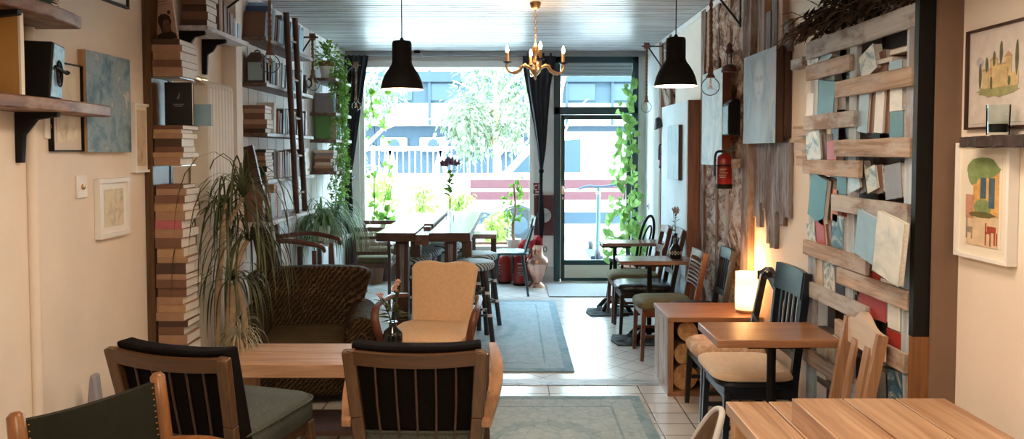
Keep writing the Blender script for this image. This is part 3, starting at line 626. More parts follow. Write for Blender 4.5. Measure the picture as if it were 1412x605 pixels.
# brown patterned club armchair
def m_velour():
    m, nt, bs = newmat('brown_leaf_velour', (.08, .05, .02), .75); v = coords(nt)
    N = nt.nodes.new; w = N('ShaderNodeTexWave'); w.wave_type = 'BANDS'; w.bands_direction = 'DIAGONAL'; w.inputs['Scale'].default_value = 20; w.inputs['Distortion'].default_value = 4; w.inputs['Detail'].default_value = 1; w.inputs['Detail Scale'].default_value = 2.2
    nt.links.new(v, w.inputs['Vector']); n = ntex(nt, v, 7, 3); mu = N('ShaderNodeMath'); mu.operation = 'MULTIPLY'; nt.links.new(w.outputs['Fac'], mu.inputs[0]); nt.links.new(n, mu.inputs[1])
    nt.links.new(ramp(nt, mu.outputs[0], [(.10, (.020, .011, .005)), (.36, (.050, .029, .012)), (.60, (.105, .068, .034))]), bs.inputs['Base Color'])
    bump(nt, bs, w.outputs['Fac'], .6, .008); bs.inputs['Specular IOR Level'].default_value = .15; return m
M['velour'] = m_velour(); M['velplain'] = mat('olive_brown_velour', (.055, .036, .014), .9, ns=9, amt=.3, spec=.2)
t = thing('club_armchair', 'large brown leaf-patterned club armchair with rounded arms', 'armchair', (-1.32, 4.83, 0), R(191))
b = B(); b.box((0, 0, .17), (.66, .62, .24)); obj('seat_base', b, M['velour'], t, bev=.03)
b = B(); b.pad((0, .03, .27), .56, .60, .13, 6); obj('seat_cushion', b, M['velplain'], t, smooth=True)
def chairback(u, v):
    x = (u - .5) * 2; wv = .31 + .10 * v ** 1.3
    z = .25 + v * (.50 + .012 * math.cos(x * PI / 2)) - .9 * max(0, abs(x) - .82) ** 2 * v ** 6
    ch = .012 * abs(math.sin(x * PI * 3)) * math.sin(min(1, v * 1.1) * PI * .9)
    return (x * wv, -.20 - .12 * v + .10 * abs(x) ** 3 + ch, z)
b = B(); b.slab(chairback, lambda u, v: (0, -.11, 0), 44, 16); obj('backrest', b, M['velour'], t, smooth=True, bev=.025, seg=3)
for s in (-1, 1):
    prof = [(-.085, 0), (.085, 0), (.085, .26)] + [(.105 * math.cos(a), .36 + .115 * math.sin(a)) for a in [R(k) for k in range(-25, 206, 15)]] + [(-.085, .26)]
    b = B(); b.prism([(x, z + .06) for x, z in prof], (s * .345, .33, 0), (1, 0, 0), (0, 0, 1), .66); obj('armrest', b, M['velour'], t, smooth=True, bev=.025, seg=3)
    b = B(); b.tube(spline([(s * .345 - .035, .335, .14), (s * .345 - .04, .34, .36), (s * .345, .345, .44), (s * .345 + .04, .34, .36), (s * .345 + .035, .335, .14)], 4), .006, 6); obj('arm_front_piping', b, M['velplain'], t, smooth=True)
    for y in (-.26, .26):
        b = B(); b.lathe([(.018, 0), (.026, .06)], (s * .28, y, 0), 12); obj('foot', b, M['dwoodz'], t, smooth=True)
# cream armchair with wooden arms
t = thing('cream_armchair', 'cream upholstered armchair with curved dark wooden arms behind the coffee table', 'armchair', (-.50, 4.66, 0), R(172))
def cback(u, v):
    x = (u - .5) * 2; top = .007 * (1 - math.cos(x * PI * 2)) - 1.1 * max(0, abs(x) - .82) ** 2
    return (x * (.19 + .035 * v), -.22 - .12 * v, .36 + v * .445 + top * v ** 3)
b = B(); b.slab(cback, lambda u, v: (0, -.055 - .0 * u, 0), 30, 12); obj('backrest', b, M['cream_f'], t, smooth=True, bev=.015, seg=3)
b = B(); b.pad((0, .02, .30), .50, .54, .16, 6, ((.97, 0), (1, .1), (1, .7), (.97, .88), (.8, .98), (.4, 1.02))); obj('seat', b, M['cream_f'], t, smooth=True)
b = B(); b.pad((0, .02, .25), .48, .52, .06, 6, ((1, 0), (1, 1))); obj('seat_frame', b, M['dwoodz'], t)
for s in (-1, 1):
    b = B(); b.tube(spline([(s * .24, -.27, .60), (s * .285, -.10, .625), (s * .31, .10, .61), (s * .305, .19, .565), (s * .285, .20, .47), (s * .265, .16, .38), (s * .26, .14, .29)], 5), [.020] * 12 + [.026] * 19, 10, flat=.75); obj('armrest', b, M['gloss'] if 'gloss' in M else M['redz'], t, smooth=True)
    for y in (-.24, .26):
        b = B(); b.tube(spline([(s * .17, y, .27), (s * .225, y * 1.02, .15), (s * .225, y * 1.1, 0)], 3), [.024, .022, .02, .018, .016, .014, .013], 8); obj('leg', b, M['dwoodz'], t, smooth=True)
# high-table stools: woven seat, bamboo legs
def m_weave():
    m, nt, bs = newmat('woven_blue_white_seat', (.5, .6, .65), .6); v = coords(nt)
    w = nt.nodes.new('ShaderNodeTexWave'); w.bands_direction = 'DIAGONAL'; w.inputs['Scale'].default_value = 16; w.inputs['Distortion'].default_value = .6; nt.links.new(v, w.inputs['Vector'])
    nt.links.new(ramp(nt, w.outputs['Fac'], [(.42, (.03, .09, .12)), (.5, (.58, .66, .70))]), bs.inputs['Base Color']); bump(nt, bs, w.outputs['Fac'], .4, .004); return m
M['weave'] = m_weave(); M['bamboo'] = mat('dark_bamboo', (.028, .03, .034), .35, ns=18, amt=.4)
def stool(label, loc, rz):
    t = thing('bar_stool', label, 'stool', loc, rz)
    b = B(); b.lathe([(0, .585), (.155, .585), (.17, .6), (.175, .62), (.165, .642), (.14, .65), (0, .645)], seg=36); obj('seat', b, M['weave'], t, smooth=True)
    for k in range(4):
        a = R(45 + 90 * k); c, s = math.cos(a), math.sin(a); b = B()
        b.tube([(c * .11, s * .11, .59), (c * .135, s * .135, .45), (c * .19, s * .19, 0)], [.019, .019, .021], 10); l = obj('leg', b, M['bamboo'], t, smooth=True)
        for z in (.22, .40): rr = .19 - (.055 / .45) * z; b = B(); b.tube([(c * rr, s * rr, z - .012), (c * rr, s * rr, z + .012)], .0235, 10); obj('binding', b, M['white'], l, smooth=True)
    for z, nm in ((.22, 'foot_ring'), (.40, 'brace')):
        rr = (.19 - .122 * z); b = B(); q = [V((math.cos(R(45 + 90 * k)) * rr, math.sin(R(45 + 90 * k)) * rr, z)) for k in range(5)]
        for p, p2 in zip(q, q[1:]): b.tube([p, p2], .010, 8)
        obj(nm, b, M['bamboo'], t, smooth=True)
stool('woven-seat bar stool with bamboo legs at the right near end of the high table', (-.315, 6.12, .012), R(12))
stool('woven-seat bar stool partly hidden by the left table leg, nearest on the left', (-.86, 6.47, .012), R(30))
stool('second woven-seat bar stool along the right side of the high table', (-.30, 6.62, .012), R(50))
stool('second woven-seat bar stool under the left side of the high table', (-.82, 6.92, .012), R(5))
stool('farthest woven-seat bar stool, seen between the legs of the high table', (-.66, 7.35, .012), R(25))
# ================================================================ TABLES
def bolt_table(name, label, x0, x1, y0, y1, z, th, m, col=M['black'], cx=None):
    cx = (x0 + x1) / 2 if cx is None else cx; cy = (y0 + y1) / 2
    t = thing(name, label, 'table', (cx, cy, 0))
    b = B(); b.b2((x0 - cx, y0 - cy, z - th), (x1 - cx, y1 - cy, z)); obj('tabletop', b, m, t, bev=.004)
    b = B(); b.lathe([(.022, .06), (.03, .09), (.018, .13), (.022, .3), (.03, .36), (.02, .40), (.02, z - th - .04), (.035, z - th - .02)], seg=16); b.box((0, 0, z - th - .012), (.28, .2, .022)); obj('column', b, col, t, smooth=True)
    for k in range(4):
        a = R(45 + 90 * k); b = B(); b.tube(spline([(0, 0, .09), (math.cos(a) * .10, math.sin(a) * .10, .10), (math.cos(a) * .18, math.sin(a) * .18, .03), (math.cos(a) * .21, math.sin(a) * .21, .012)], 4), [.022] * 9 + [.016] * 4, 8); obj('base_foot', b, col, t, smooth=True)
    return t
M['edgew'] = wood('grey_brown_far_tabletop', (.16, .09, .07), (.34, .22, .17), 'X', rough=.22)
bolt_table('cafe_table', 'farthest small wooden wall table near the glass door', .86, 1.50, 7.13, 7.44, .68, .03, M['edgew'], cx=1.0)
bolt_table('cafe_table', 'small wall table carrying the dark vase with one flower', .86, 1.50, 5.95, 6.27, .68, .03, M['edgew'], cx=1.12)
bolt_table('cafe_table', 'walnut-brown plank table in front of the cream-cushioned black chair', .895, 1.435, 3.25, 3.60, .73, .035, M['walnut'], cx=1.19)
# log crate
t = thing('log_crate', 'low red-brown crate table filled with firewood logs', 'table', (.985, 4.72, 0))
b = B(); b.b2((-.005, -.01, .475), (.60, .46, .506)); obj('tabletop', b, M['walnut'], t, bev=.003)
for k in range(3):
    b = B(); b.b2((.0, .005 + k * .148, .03), (.022, .145 + k * .148, .475)); obj('side_board', b, wood('worn_side_board', (.25, .14, .09), (.5, .33, .24), 'Z', fine=8, worn=(.5, .4, .34)) if k == 0 else bpy.data.materials['worn_side_board'], t, bev=.003)
b = B(); b.b2((.0, .0, .0), (.60, .45, .03)); obj('bottom_board', b, M['walnut'], t)
for x in (.0, .565):
    b = B(); b.b2((x, -.004, .03), (x + .035, .02, .475)); obj('front_post', b, M['lightz'], t, bev=.002)
b = B(); b.b2((.022, .43, .03), (.60, .45, .475)); obj('rear_board', b, M['dwoodz'], t)
M['logend'] = paint('cut_log_end', [(.35, (.30, .13, .05)), (.5, (.46, .24, .10)), (.65, (.56, .33, .16))], 16, 4, .8)
lg = 0
for x, z, r, d in ((1.105, .115, .082, 'bottom corner'), (1.09, .265, .062, 'middle'), (1.115, .405, .065, 'top'), (1.26, .105, .07, 'bottom second'), (1.245, .235, .055, 'middle second'), (1.39, .10, .065, 'bottom third'), (1.37, .23, .06, 'middle third'), (1.50, .09, .055, 'bottom last'), (1.49, .20, .05, 'middle last')):
    b = B(); s = rnd(0, 9); n = 26; rings = []
    for y in (0, .004, .12, .25, .36, .364):
        rings.append([b.bm.verts.new(V(((r * (.96 if y in (0, .364) else 1) * (1 + .12 * mnoise.noise(V((math.cos(a) * 1.3, math.sin(a) * 1.3, s))))) * math.cos(a), y, (r * (1 + .12 * mnoise.noise(V((math.cos(a) * 1.3, math.sin(a) * 1.3, s))))) * math.sin(a)))) for a in [2 * PI * k / n for k in range(n)]])
    b.loft(rings, True); o = obj('firewood_log', b, [M['bark2'] if 'bark2' in M else mat('dark_bark', (.16, .08, .04), .9, ns=30, amt=.5, bs_=40, bst=.8), M['logend']]); M['bark2'] = o.data.materials[0]
    for p in o.data.polygons:
        if abs(p.normal.y) > .7: p.material_index = 1
    o.location = (x, 4.755, z); tag(o, f'round firewood log at the {d} of the crate stack', 'log', 'firewood logs in the crate')
b = B(); b.b2((0, 0, 0), (.16, .20, .006)); b.b2((.005, .004, .007), (.158, .196, .012)); o = obj('magazine', b, [mat('blue_grey_magazine', (.12, .22, .30), .35, ns=14, amt=.7)], bev=.001); o.location = (1.185, 4.80, .30); tag(o, 'blue-grey magazine lying on the logs in the crate', 'magazine')
# glowing cylinder lamp
t = thing('glowing_lamp', 'glowing cylindrical table lamp on the log crate by the wall', 'lamp', (1.525, 4.87, .506))
b = B(); b.lathe([(.066, 0), (.068, .01), (.066, .022), (0, .022)], seg=32); obj('base', b, M['walnut'], t, smooth=True)
b = B(); b.lathe([(.070, .022), (.072, .10), (.070, .262)], seg=32, caps=False)
m, nt, bs = newmat('lit_paper_shade', (.95, .75, .5), .8); bs.inputs['Emission Color'].default_value = (1, .52, .20, 1); bs.inputs['Emission Strength'].default_value = .8
tl = nt.nodes.new('ShaderNodeBsdfTranslucent'); tl.inputs[0].default_value = (1, .8, .55, 1); mx = nt.nodes.new('ShaderNodeMixShader'); mx.inputs[0].default_value = .5
nt.links.new(bs.outputs[0], mx.inputs[1]); nt.links.new(tl.outputs[0], mx.inputs[2]); nt.links.new(mx.outputs[0], nt.nodes['Material Output'].inputs[0])
obj('lamp_shade', b, m, t, smooth=True)
b = B(); b.lathe([(.012, .06), (.03, .09), (.034, .12), (.02, .15), (.001, .16)], seg=16); obj('light_bulb', b, emis('lit_bulb', (1, .62, .3), 40), t, smooth=True)
light('lamp_glow', 'POINT', (1.50, 4.87, .82), 8, (1, .5, .18), .05)
# coffee table
t = thing('coffee_table', 'low pine coffee table with a thick plank top between the armchairs', 'table', (-.87, 3.9, 0))
for k in range(2):
    b = B(); b.b2((-.66, -.215 + k * .205, .43), (.59, -.012 + k * .205, .50)); obj('tabletop', b, M['pine'], t, bev=.005)
for x in (-.58, .46):
    for y in (-.18, .12):
        b = B(); b.b2((x, y, 0), (x + .07, y + .07, .43)); obj('leg', b, M['pinez'], t, bev=.004)
b = B(); b.b2((-.52, -.16, .12), (.47, .16, .145)); obj('lower_shelf', b, M['dwood'], t)
# near slab tables lower right
def slabtable(label, x0, x1, y0, y1, z, th, n, legs=True, zl=0):
    t = thing('slab_table', label, 'table', ((x0 + x1) / 2, (y0 + y1) / 2, 0)); w = (x1 - x0) / n
    for k in range(n):
        b = B(); b.b2((x0 + k * w - (x0 + x1) / 2, (y0 - y1) / 2, z - th), (x0 + (k + 1) * w - .007 - (x0 + x1) / 2, (y1 - y0) / 2, z)); obj('top_plank', b, M['piney'], t, bev=.003)
    if legs:
        for sx in (-1, 1):
            for sy in (-1, 1):
                b = B(); b.box((sx * ((x1 - x0) / 2 - .04), sy * ((y1 - y0) / 2 - .04), (z - th + zl) / 2), (.05, .05, z - th - zl)); obj('leg', b, M['pinez'], t, bev=.003)
    return t
slabtable('lower pine slab table beneath the raised slab, in front of the light wooden chair', .80, 1.28, 2.0, 2.79, .615, .045, 3)
t = slabtable('raised pine slab lying across the right end of the lower slab table', .965, 1.50, 1.95, 2.57, .70, .085, 3, False)
# curved plywood chair back, bottom edge
t = thing('shell_chair', 'curved plywood chair back peeking in at the bottom edge', 'chair', (.375, 2.26, 0), R(94))
b = B(); b.slab(lambda u, v: ((u - .5) * .20 * (1 - .12 * v), -.16 - .10 * v + .08 * (2 * u - 1) ** 2, .42 + v * (.34 - .17 * abs(2 * u - 1) ** 2.5)), lambda u, v: (0, -.012, .0), 18, 10); shell_ = obj('backrest', b, wood('dark_ply', (.05, .03, .02), (.12, .07, .04), 'Z'), t, smooth=True)
b = B(); b.tube([V(((u - .5) * .20 * (1 - .12 * v), -.166 - .10 * v + .08 * (2 * u - 1) ** 2, .42 + v * (.34 - .17 * abs(2 * u - 1) ** 2.5))) for u, v in [(0, q / 10) for q in range(11)] + [(q / 18, 1) for q in range(1, 18)] + [(1, 1 - q / 10) for q in range(11)]], .010, 8); obj('pale_rim', b, mat('pale_grey_rim', (.42, .42, .42), .5, amt=.1), shell_, smooth=True)
b = B(); b.pad((0, -.0, .42), .30, .34, .02, 4); obj('seat', b, M['owoodx'], t, smooth=True)
for x, y in ((-.1, .12), (.1, .12), (-.1, -.12), (.1, -.12)):
    b = B(); b.tube([(x, y, .42), (x * 1.25, y * 1.25, 0)], .011, 8); obj('leg', b, M['chrome'], t, smooth=True)
# high double-plank table
t = thing('high_table', 'long high dark wooden table with pale glossy top before the window', 'table', (-.71, 7.05, 0))
M['hightop'] = wood('glossy_pale_brown_top', (.20, .12, .09), (.40, .28, .22), 'Y', rough=.16, fine=9)
for x0, x1, y1 in ((-.375, -.065, .95), (.045, .375, 1.15)):
    b = B(); b.b2((x0, -1.05, .83), (x1, y1, .90)); obj('tabletop', b, [M['dwood'], M['hightop']], t, bev=.005)
    o = bpy.context.scene.collection.objects[-1]
    for p in o.data.polygons:
        if p.normal.z > .9: p.material_index = 1
b = B(); b.b2((-.065, -1.06, .80), (.045, 1.0, .885)); obj('centre_beam', b, M['dwoody'], t, bev=.004)
b = B(); b.b2((-.05, -.55, .885), (.03, .95, .925)); b.b2((-.035, -.72, .885), (.02, -.6, .915)); obj('beam_ridge', b, M['dwoody'], t, bev=.004)
for x, y in ((-.185, -.9), (.21, -.9), (-.185, .85), (.21, .85)):
    b = B(); b.box((x, y, .415), (.10, .10, .83)); l = obj('leg', b, M['dwoodz'], t, bev=.006)
    b = B(); b.prism([(-.012, 0), (.012, 0), (.02, .4), (-.02, .4)], (x, y - .0505, .40), (1, 0, 0), (0, 0, 1), .002); obj('pale_inlay', b, M['drift'], l)
for x in (-.06, .355):
    b = B(); b.b2((x - .05, -1.0, .70), (x + .03, -.9, .83)); obj('corner_block', b, M['dwoodz'], t, bev=.004)
# side table by window with pale top
t = thing('window_table', 'dark square table with bright top behind the right side of the high table', 'table', (-.30, 7.80, 0))
b = B(); b.b2((-.14, -.18, .665), (.14, .18, .71)); obj('tabletop', b, M['hightop'], t, bev=.004)
for x in (-.11, .11):
    for y in (-.15, .15): b = B(); b.box((x, y, .333), (.05, .05, .665)); obj('leg', b, M['dwoodz'], t)
# teal spindle chair
t = thing('spindle_chair', 'dark teal spindle-back chair facing the high table near the window', 'chair', (-.02, 8.2, 0), R(90))
b = B(); b.pad((0, 0, .44), .40, .40, .035, 4); obj('seat', b, M['teal'], t, smooth=True)
for x, y in ((-.13, .13), (.13, .13), (-.13, -.13), (.13, -.13)):
    b = B(); b.tube([(x, y, .445), (x * 1.45, y * 1.5, 0)], [.017, .013], 8); obj('leg', b, M['teal'], t, smooth=True)
for k in range(5):
    x = (k - 2) * .075; b = B(); b.tube([(x, -.16, .47), (x * 1.15, -.25, .76)], .008 if 0 < k < 4 else .013, 8); obj('spindle', b, M['teal'], t, smooth=True)
b = B(); b.slab(lambda u, v: ((u - .5) * .42, -.245 - .02 * v + .03 * (2 * u - 1) ** 2, .74 + .10 * v), lambda u, v: (0, -.018, 0), 12, 3); obj('top_rail', b, M['teal'], t, smooth=True)
# cane armchairs left of high table
M['cane'] = glassmat('cane_dummy')
def m_cane():
    m = bpy.data.materials.new('cane_webbing'); m.use_nodes = True; nt = m.node_tree; bs = nt.nodes['Principled BSDF']; bs.inputs['Base Color'].default_value = (.50, .42, .30, 1); bs.inputs['Roughness'].default_value = .6
    b = nt.nodes.new('ShaderNodeTexBrick'); b.offset = 0
    for k, x in (('Scale', 1), ('Mortar Size', .003), ('Brick Width', .014), ('Row Height', .014)): b.inputs[k].default_value = x
    v = coords(nt, rot=(R(90), 0, 0)); nt.links.new(v, b.inputs['Vector']); tr_ = nt.nodes.new('ShaderNodeBsdfTransparent'); mx = nt.nodes.new('ShaderNodeMixShader')
    nt.links.new(b.outputs['Fac'], mx.inputs[0]); nt.links.new(tr_.outputs[0], mx.inputs[1]); nt.links.new(bs.outputs[0], mx.inputs[2]); nt.links.new(mx.outputs[0], nt.nodes['Material Output'].inputs[0]); return m
M['cane'] = m_cane()
def cane_chair(label, loc, rz):
    t = thing('cane_armchair', label, 'chair', loc, rz); m = M['brownz']
    for s in (-1, 1):
        b = B(); b.bar((s * .17, -.24, 0), (s * .17, -.20, .46), .03); b.bar((s * .17, -.20, .46), (s * .17, -.27, .79), .03); obj('back_post', b, m, t, bev=.003)
        b = B(); b.bar((s * .18, .22, 0), (s * .18, .20, .62), .03); obj('leg', b, m, t, bev=.003)
        b = B(); b.bar((s * .18, -.23, .61), (s * .19, .22, .60), .035, .022); obj('armrest', b, m, t, bev=.004)
    b = B(); b.bar((-.185, -.27, .775), (.185, -.27, .775), .03, .045); obj('top_rail', b, m, t, bev=.004)
    b = B(); b.bar((-.16, -.255, .69), (.16, -.255, .69), .02, .03); b.bar((-.16, -.215, .53), (.16, -.215, .53), .02, .035); obj('back_rail', b, m, t)
    b = B(); b.slab(lambda u, v: ((u - .5) * .32, -.213 - .05 * v, .54 + .22 * v), lambda u, v: (0, .002, 0), 1, 1); obj('cane_panel', b, M['cane'], t)
    b = B(); b.box((0, 0, .40), (.36, .42, .05)); obj('seat_frame', b, m, t, bev=.004)
    b = B(); b.pad((0, .0, .425), .35, .42, .07, 5); obj('seat', b, M['green_v'], t, smooth=True)
M['brownz'] = wood('warm_brown_cane_chair_wood', (.08, .035, .025), (.2, .10, .07), 'Z', rough=.4)
cane_chair('cane-backed brown armchair with olive seat, nearer of the two by the high table', (-1.41, 7.75, 0), R(2))
cane_chair('cane-backed brown armchair by the window, behind the other cane chair', (-1.44, 8.5, 0), R(0))
# ================================================================ BOOKS
BM = {}
def bookmat(c):
    k = tuple(c)
    if k not in BM: BM[k] = mat('book_cover_%d' % len(BM), c, .5, ns=16, amt=.12)
    return BM[k]
TAN, BRN, DBR, BLK, CRM, GRY, BLU, LBL, RED, PNK, WHT, GRN, ORG, TEA = (.36, .21, .13), (.17, .08, .05), (.07, .035, .025), (.015, .015, .018), (.62, .52, .40), (.22, .22, .24), (.05, .10, .22), (.28, .46, .60), (.38, .04, .03), (.45, .12, .14), (.72, .72, .70), (.08, .22, .05), (.50, .15, .05), (.05, .20, .27)
def book(L, D, T, c, label, loc, rot=(0, 0, 0), group=None, pages=True):
    """lying book: spine along local x on the -y side, thickness up z, origin at the bottom centre"""
    b = B(); k = .0022
    b.b2((-L / 2, -D / 2, 0), (L / 2, D / 2, k)); b.b2((-L / 2, -D / 2, T - k), (L / 2, D / 2, T)); b.b2((-L / 2, -D / 2, k), (L / 2, -D / 2 + .003, T - k))
    o = obj('book', b, c if isinstance(c, bpy.types.Material) else bookmat(c)); o.location = loc; o.rotation_euler = rot; tag(o, label, 'book', group)
    if pages:
        p = B(); p.b2((-L / 2 + .003, -D / 2 + .003, k), (L / 2 - .003, D / 2 - .003, T - k)); obj('pages', p, M['page'], o)
    return o
ORD = ['lowest', 'second from the bottom', 'third from the bottom', 'fourth from the bottom', 'fifth from the bottom', 'sixth from the bottom', 'seventh from the bottom', 'eighth from the bottom', 'ninth from the bottom', 'tenth from the bottom', 'eleventh from the bottom', 'twelfth from the bottom', 'thirteenth from the bottom', 'fourteenth from the bottom', 'fifteenth from the bottom', 'sixteenth from the bottom', 'seventeenth from the bottom', 'eighteenth from the bottom', 'nineteenth from the bottom', 'twentieth from the bottom', 'twenty-first from the bottom', 'twenty-second from the bottom', 'twenty-third from the bottom', 'twenty-fourth from the bottom', 'twenty-fifth from the bottom']
POS = ['first', 'second', 'third', 'fourth', 'fifth', 'sixth', 'seventh', 'eighth', 'ninth', 'tenth', 'eleventh', 'twelfth']
CN = {TAN: 'tan', BRN: 'brown', DBR: 'dark brown', BLK: 'black', CRM: 'cream', GRY: 'grey', BLU: 'blue', LBL: 'pale blue', RED: 'red', (.42, .26, .14): 'light tan', PNK: 'pink-red', WHT: 'white', GRN: 'green', ORG: 'orange', TEA: 'teal'}
def stack(x, y, z, cols, ts, where, group, L=.17, D=.20, rz=0, jit=.008, wallx=None):
    for i, (c, T) in enumerate(zip(cols, ts)):
        l = L * rnd(.88, 1.06); d = D * rnd(.85, 1.05)
        xx = (wallx + l / 2 + rnd(0, .006)) if wallx is not None else x + rnd(-jit, jit)
        book(l, d, T, c, f'{CN[c]} book, {ORD[i]} in the {where}', (xx, y + rnd(-jit, jit) + (d - D) / 2, z), (0, 0, rz + R(rnd(-3, 3))), group); z += T + .0005
    return z
def ordn(i):
    a = 'first second third fourth fifth sixth seventh eighth ninth tenth eleventh twelfth thirteenth fourteenth fifteenth sixteenth seventeenth eighteenth nineteenth'.split()
    return a[i] if i < 19 else (['twentieth'] + ['twenty-' + q for q in a[:9]] + ['thirtieth'] + ['thirty-' + q for q in a[:9]])[i - 19]
def fill(specs, total, h0=.16, h1=.23, pal=None, tmin=.022, tmax=.045):
    specs = list(specs); s = sum(q[1] + .002 for q in specs)
    while s < total:
        T = rnd(tmin, tmax); specs.append((random.choice(pal or [BRN, DBR, TAN, WHT, GRY, LBL, BLU, DBR, CRM]), T, rnd(h0, h1))); s += T + .002
    return specs
def row(x, y0, z, specs, where, group, lean=0, d=.14, face=-1):
    """upright books side by side along +y, spines towards +x; specs (colour, thickness, height)"""
    y = y0
    for i, (c, T, Hh) in enumerate(specs):
        # rotate: thickness -> y, length -> z, spine (local -y) -> world +x
        rot = Matrix(((0, -1, 0), (0, 0, 1), (1, 0, 0))).transposed() if 0 else None
        mx = Matrix(((0, -1, 0, 0), (0, 0, 1, 0), (-1, 0, 0, 0), (0, 0, 0, 1)))   # local x->-z, y->-x, z->+y
        e = (Matrix.Rotation(R(lean), 4, 'X') @ mx).to_euler()
        o = book(Hh, d * rnd(.9, 1.05), T, c, f'{CN[c]} book, {ordn(i)} from the near end {where}', (x + rnd(-.006, .006), y + (math.sin(R(-lean)) * Hh / 2 if lean else 0), z + Hh / 2 * math.cos(R(lean)) + abs(math.sin(R(lean))) * T + .001), e, group)
        y += (T + .001) / math.cos(R(lean)) + .001
    return y
# ---------------------------------------------------------------- book tower on left wall
t = thing('book_tower_rack', 'upright brown board on the left wall that carries the stacked books', 'bookshelf', (XL, 4.12, 0))
b = B(); b.b2((.001, -.10, .22), (.045, .10, 2.5)); obj('upright_board', b, M['owoodE'], t, bev=.002)
b = B(); b.b2((.001, .10, .22), (.05, .13, 2.5)); obj('rear_batten', b, M['dwoodz'], t)
TX = XL + .048
for z in (.262, 1.478, 1.948):
    b = B(); b.b2((.045, -.08, z - .006), (.19, .10, z - .001)); obj('support_plate', b, M['metal'], t)
OCH = (.42, .26, .14); CN_O = 1
lowc = [TAN, BRN, OCH, TAN, BRN, TAN, BRN, DBR, TAN, OCH, TAN, BRN, BRN, TAN, DBR, TAN, OCH, BRN, TAN, PNK, TAN, OCH, BRN, TAN, BRN]
lowt = [.05, .045, .04, .055, .06, .05, .045, .035, .045, .045, .04, .05, .045, .03, .06, .03, .05, .055, .05, .045, .05, .045, .042, .035, .022]
s_ = (1.36 - .262) / sum(lowt); lowt = [q * s_ for q in lowt]
stack(0, 4.12, .262, lowc, lowt, 'lower tower stack', 'books of the lower tower stack', wallx=TX, L=.155, D=.19)
z = stack(0, 4.12, 1.478, [TAN, OCH, BRN, DBR, TAN, OCH, BRN], [.04, .026, .03, .043, .028, .02, .022], 'middle tower stack', 'books of the middle tower stack', wallx=TX, L=.155, D=.19)
o = book(.235, .15, .022, BLK, 'black hardback standing upright on the middle stack, cover to the room', (TX + .088, 4.16, z + .119), (0, 0, 0)); o.rotation_euler = Matrix(((0, 1, 0), (0, 0, -1), (-1, 0, 0))).to_euler()
for k, (dx, w, h) in enumerate(((-.0, .03, .03),)):
    b = B(); b.face([(-.045 + .02, -.008, .024), (-.03, .004, .024), (-.045 + -.02, .01, .024)]); b.b2((.0, -.03, .0222), (.004, .03, .0235)); b.b2((.01, -.022, .0222), (.013, .022, .0235)); obj('cover_title', b, mat('grey_print', (.25, .25, .25), .6, amt=0), o, fix=False)
book(.12, .15, .02, LBL, 'pale blue card-like book leaning behind the black hardback', (TX + .16, 4.235, z + .062), Matrix(((0, 1, 0), (0, 0, -1), (-1, 0, 0))).to_euler())
z = stack(0, 4.12, 1.948, [TAN, BRN, TAN, TAN, DBR], [.05, .036, .046, .034, .03], 'top tower stack', 'books of the top tower stack', wallx=TX, L=.155, D=.20)
# portrait book leaning on top
t = thing('portrait_book', 'tan book with a dark portrait of a face, leaning on top of the books', 'book', (TX + .055, 4.10, z + .001)); t.rotation_euler = (R(-6), R(-10), 0)
b = B(); b.box((0, 0, .135), (.115, .018, .27)); obj('cover', b, bookmat((.50, .32, .23)), t, bev=.002)
def blob(pts, y, m, name, p, th=.0012, sc=1):
    b = B(); b.prism([(x * sc, z * sc) for x, z in pts], (0, y, 0), (1, 0, 0), (0, 0, 1), th); return obj(name, b, m, p)
mk1 = mat('print_dark_brown', (.045, .02, .015), .7, amt=0); mk2 = mat('print_mid_brown', (.17, .08, .055), .7, amt=.3, ns=50)
blob([(-.05, .002), (.057, .002), (.05, .03), (.03, .045), (.03, .075), (.037, .10), (.03, .13), (.01, .145), (-.012, .147), (-.03, .135), (-.035, .10), (-.025, .07), (-.022, .045), (-.05, .035)], -.0095, mk1, 'portrait_print', t)
blob([(-.012, .045), (.02, .043), (.029, .06), (.028, .09), (.022, .11), (-.002, .113), (-.012, .09)], -.0105, mk2, 'face_print', t)
blob([(.03 + .009 * math.cos(a), .15 + .011 * math.sin(a)) for a in [R(k * 30) for k in range(12)]], -.0098, mk1, 'round_print', t)
b = B()
for k in range(4): b.b2((-.03 + .004 * k, -.0105, .195 + k * .017), (.035 - .006 * (k % 2), -.0095, .199 + k * .017))
obj('title_lines', b, mat('red_brown_print', (.32, .12, .08), .7, amt=0), t)
# ---------------------------------------------------------------- shelves along the left wall
def shelf(label, x1, y0, y1, z, th=.028, m='dwoody', brk=(), name='wall_shelf', under=True):
    t = thing(name, label, 'shelf', (XL, y0, z))
    b = B(); b.slab(lambda u, v: (.001 + v * (x1 - XL), u * (y1 - y0), -th), lambda u, v: (0, 0, th), 10, 1); obj('board', b, M[m], t, bev=.003)
    for yb in brk:
        w = x1 - XL - .03
        b = B(); b.prism([(0.002, 0), (w, 0), (w, -.022), (w * .62, -.035), (w * .45, -.075), (w * .24, -.095), (w * .2, -.22), (.002, -.22)], (0, yb - y0 + .012, -th), (1, 0, 0), (0, 0, 1), .024); obj('bracket', b, M['black'], t, bev=.003)
    return t
M['greyshelf'] = wood('whitewashed_shelf', (.42, .40, .40), (.72, .72, .73), 'Y', fine=8, rough=.6, worn=(.2, .12, .09))
shelf('whitewashed shelf on black scroll brackets high above the radiator', -1.775, 4.43, 5.12, 2.285, m='greyshelf', brk=(4.47, 4.80))
SX = -1.865
stack(SX, 4.53, 2.286, [DBR, BRN, DBR, BRN, TAN], [.036, .045, .04, .035, .03], 'pile on the high whitewashed shelf', 'books lying on the whitewashed shelf', L=.155, D=.17)
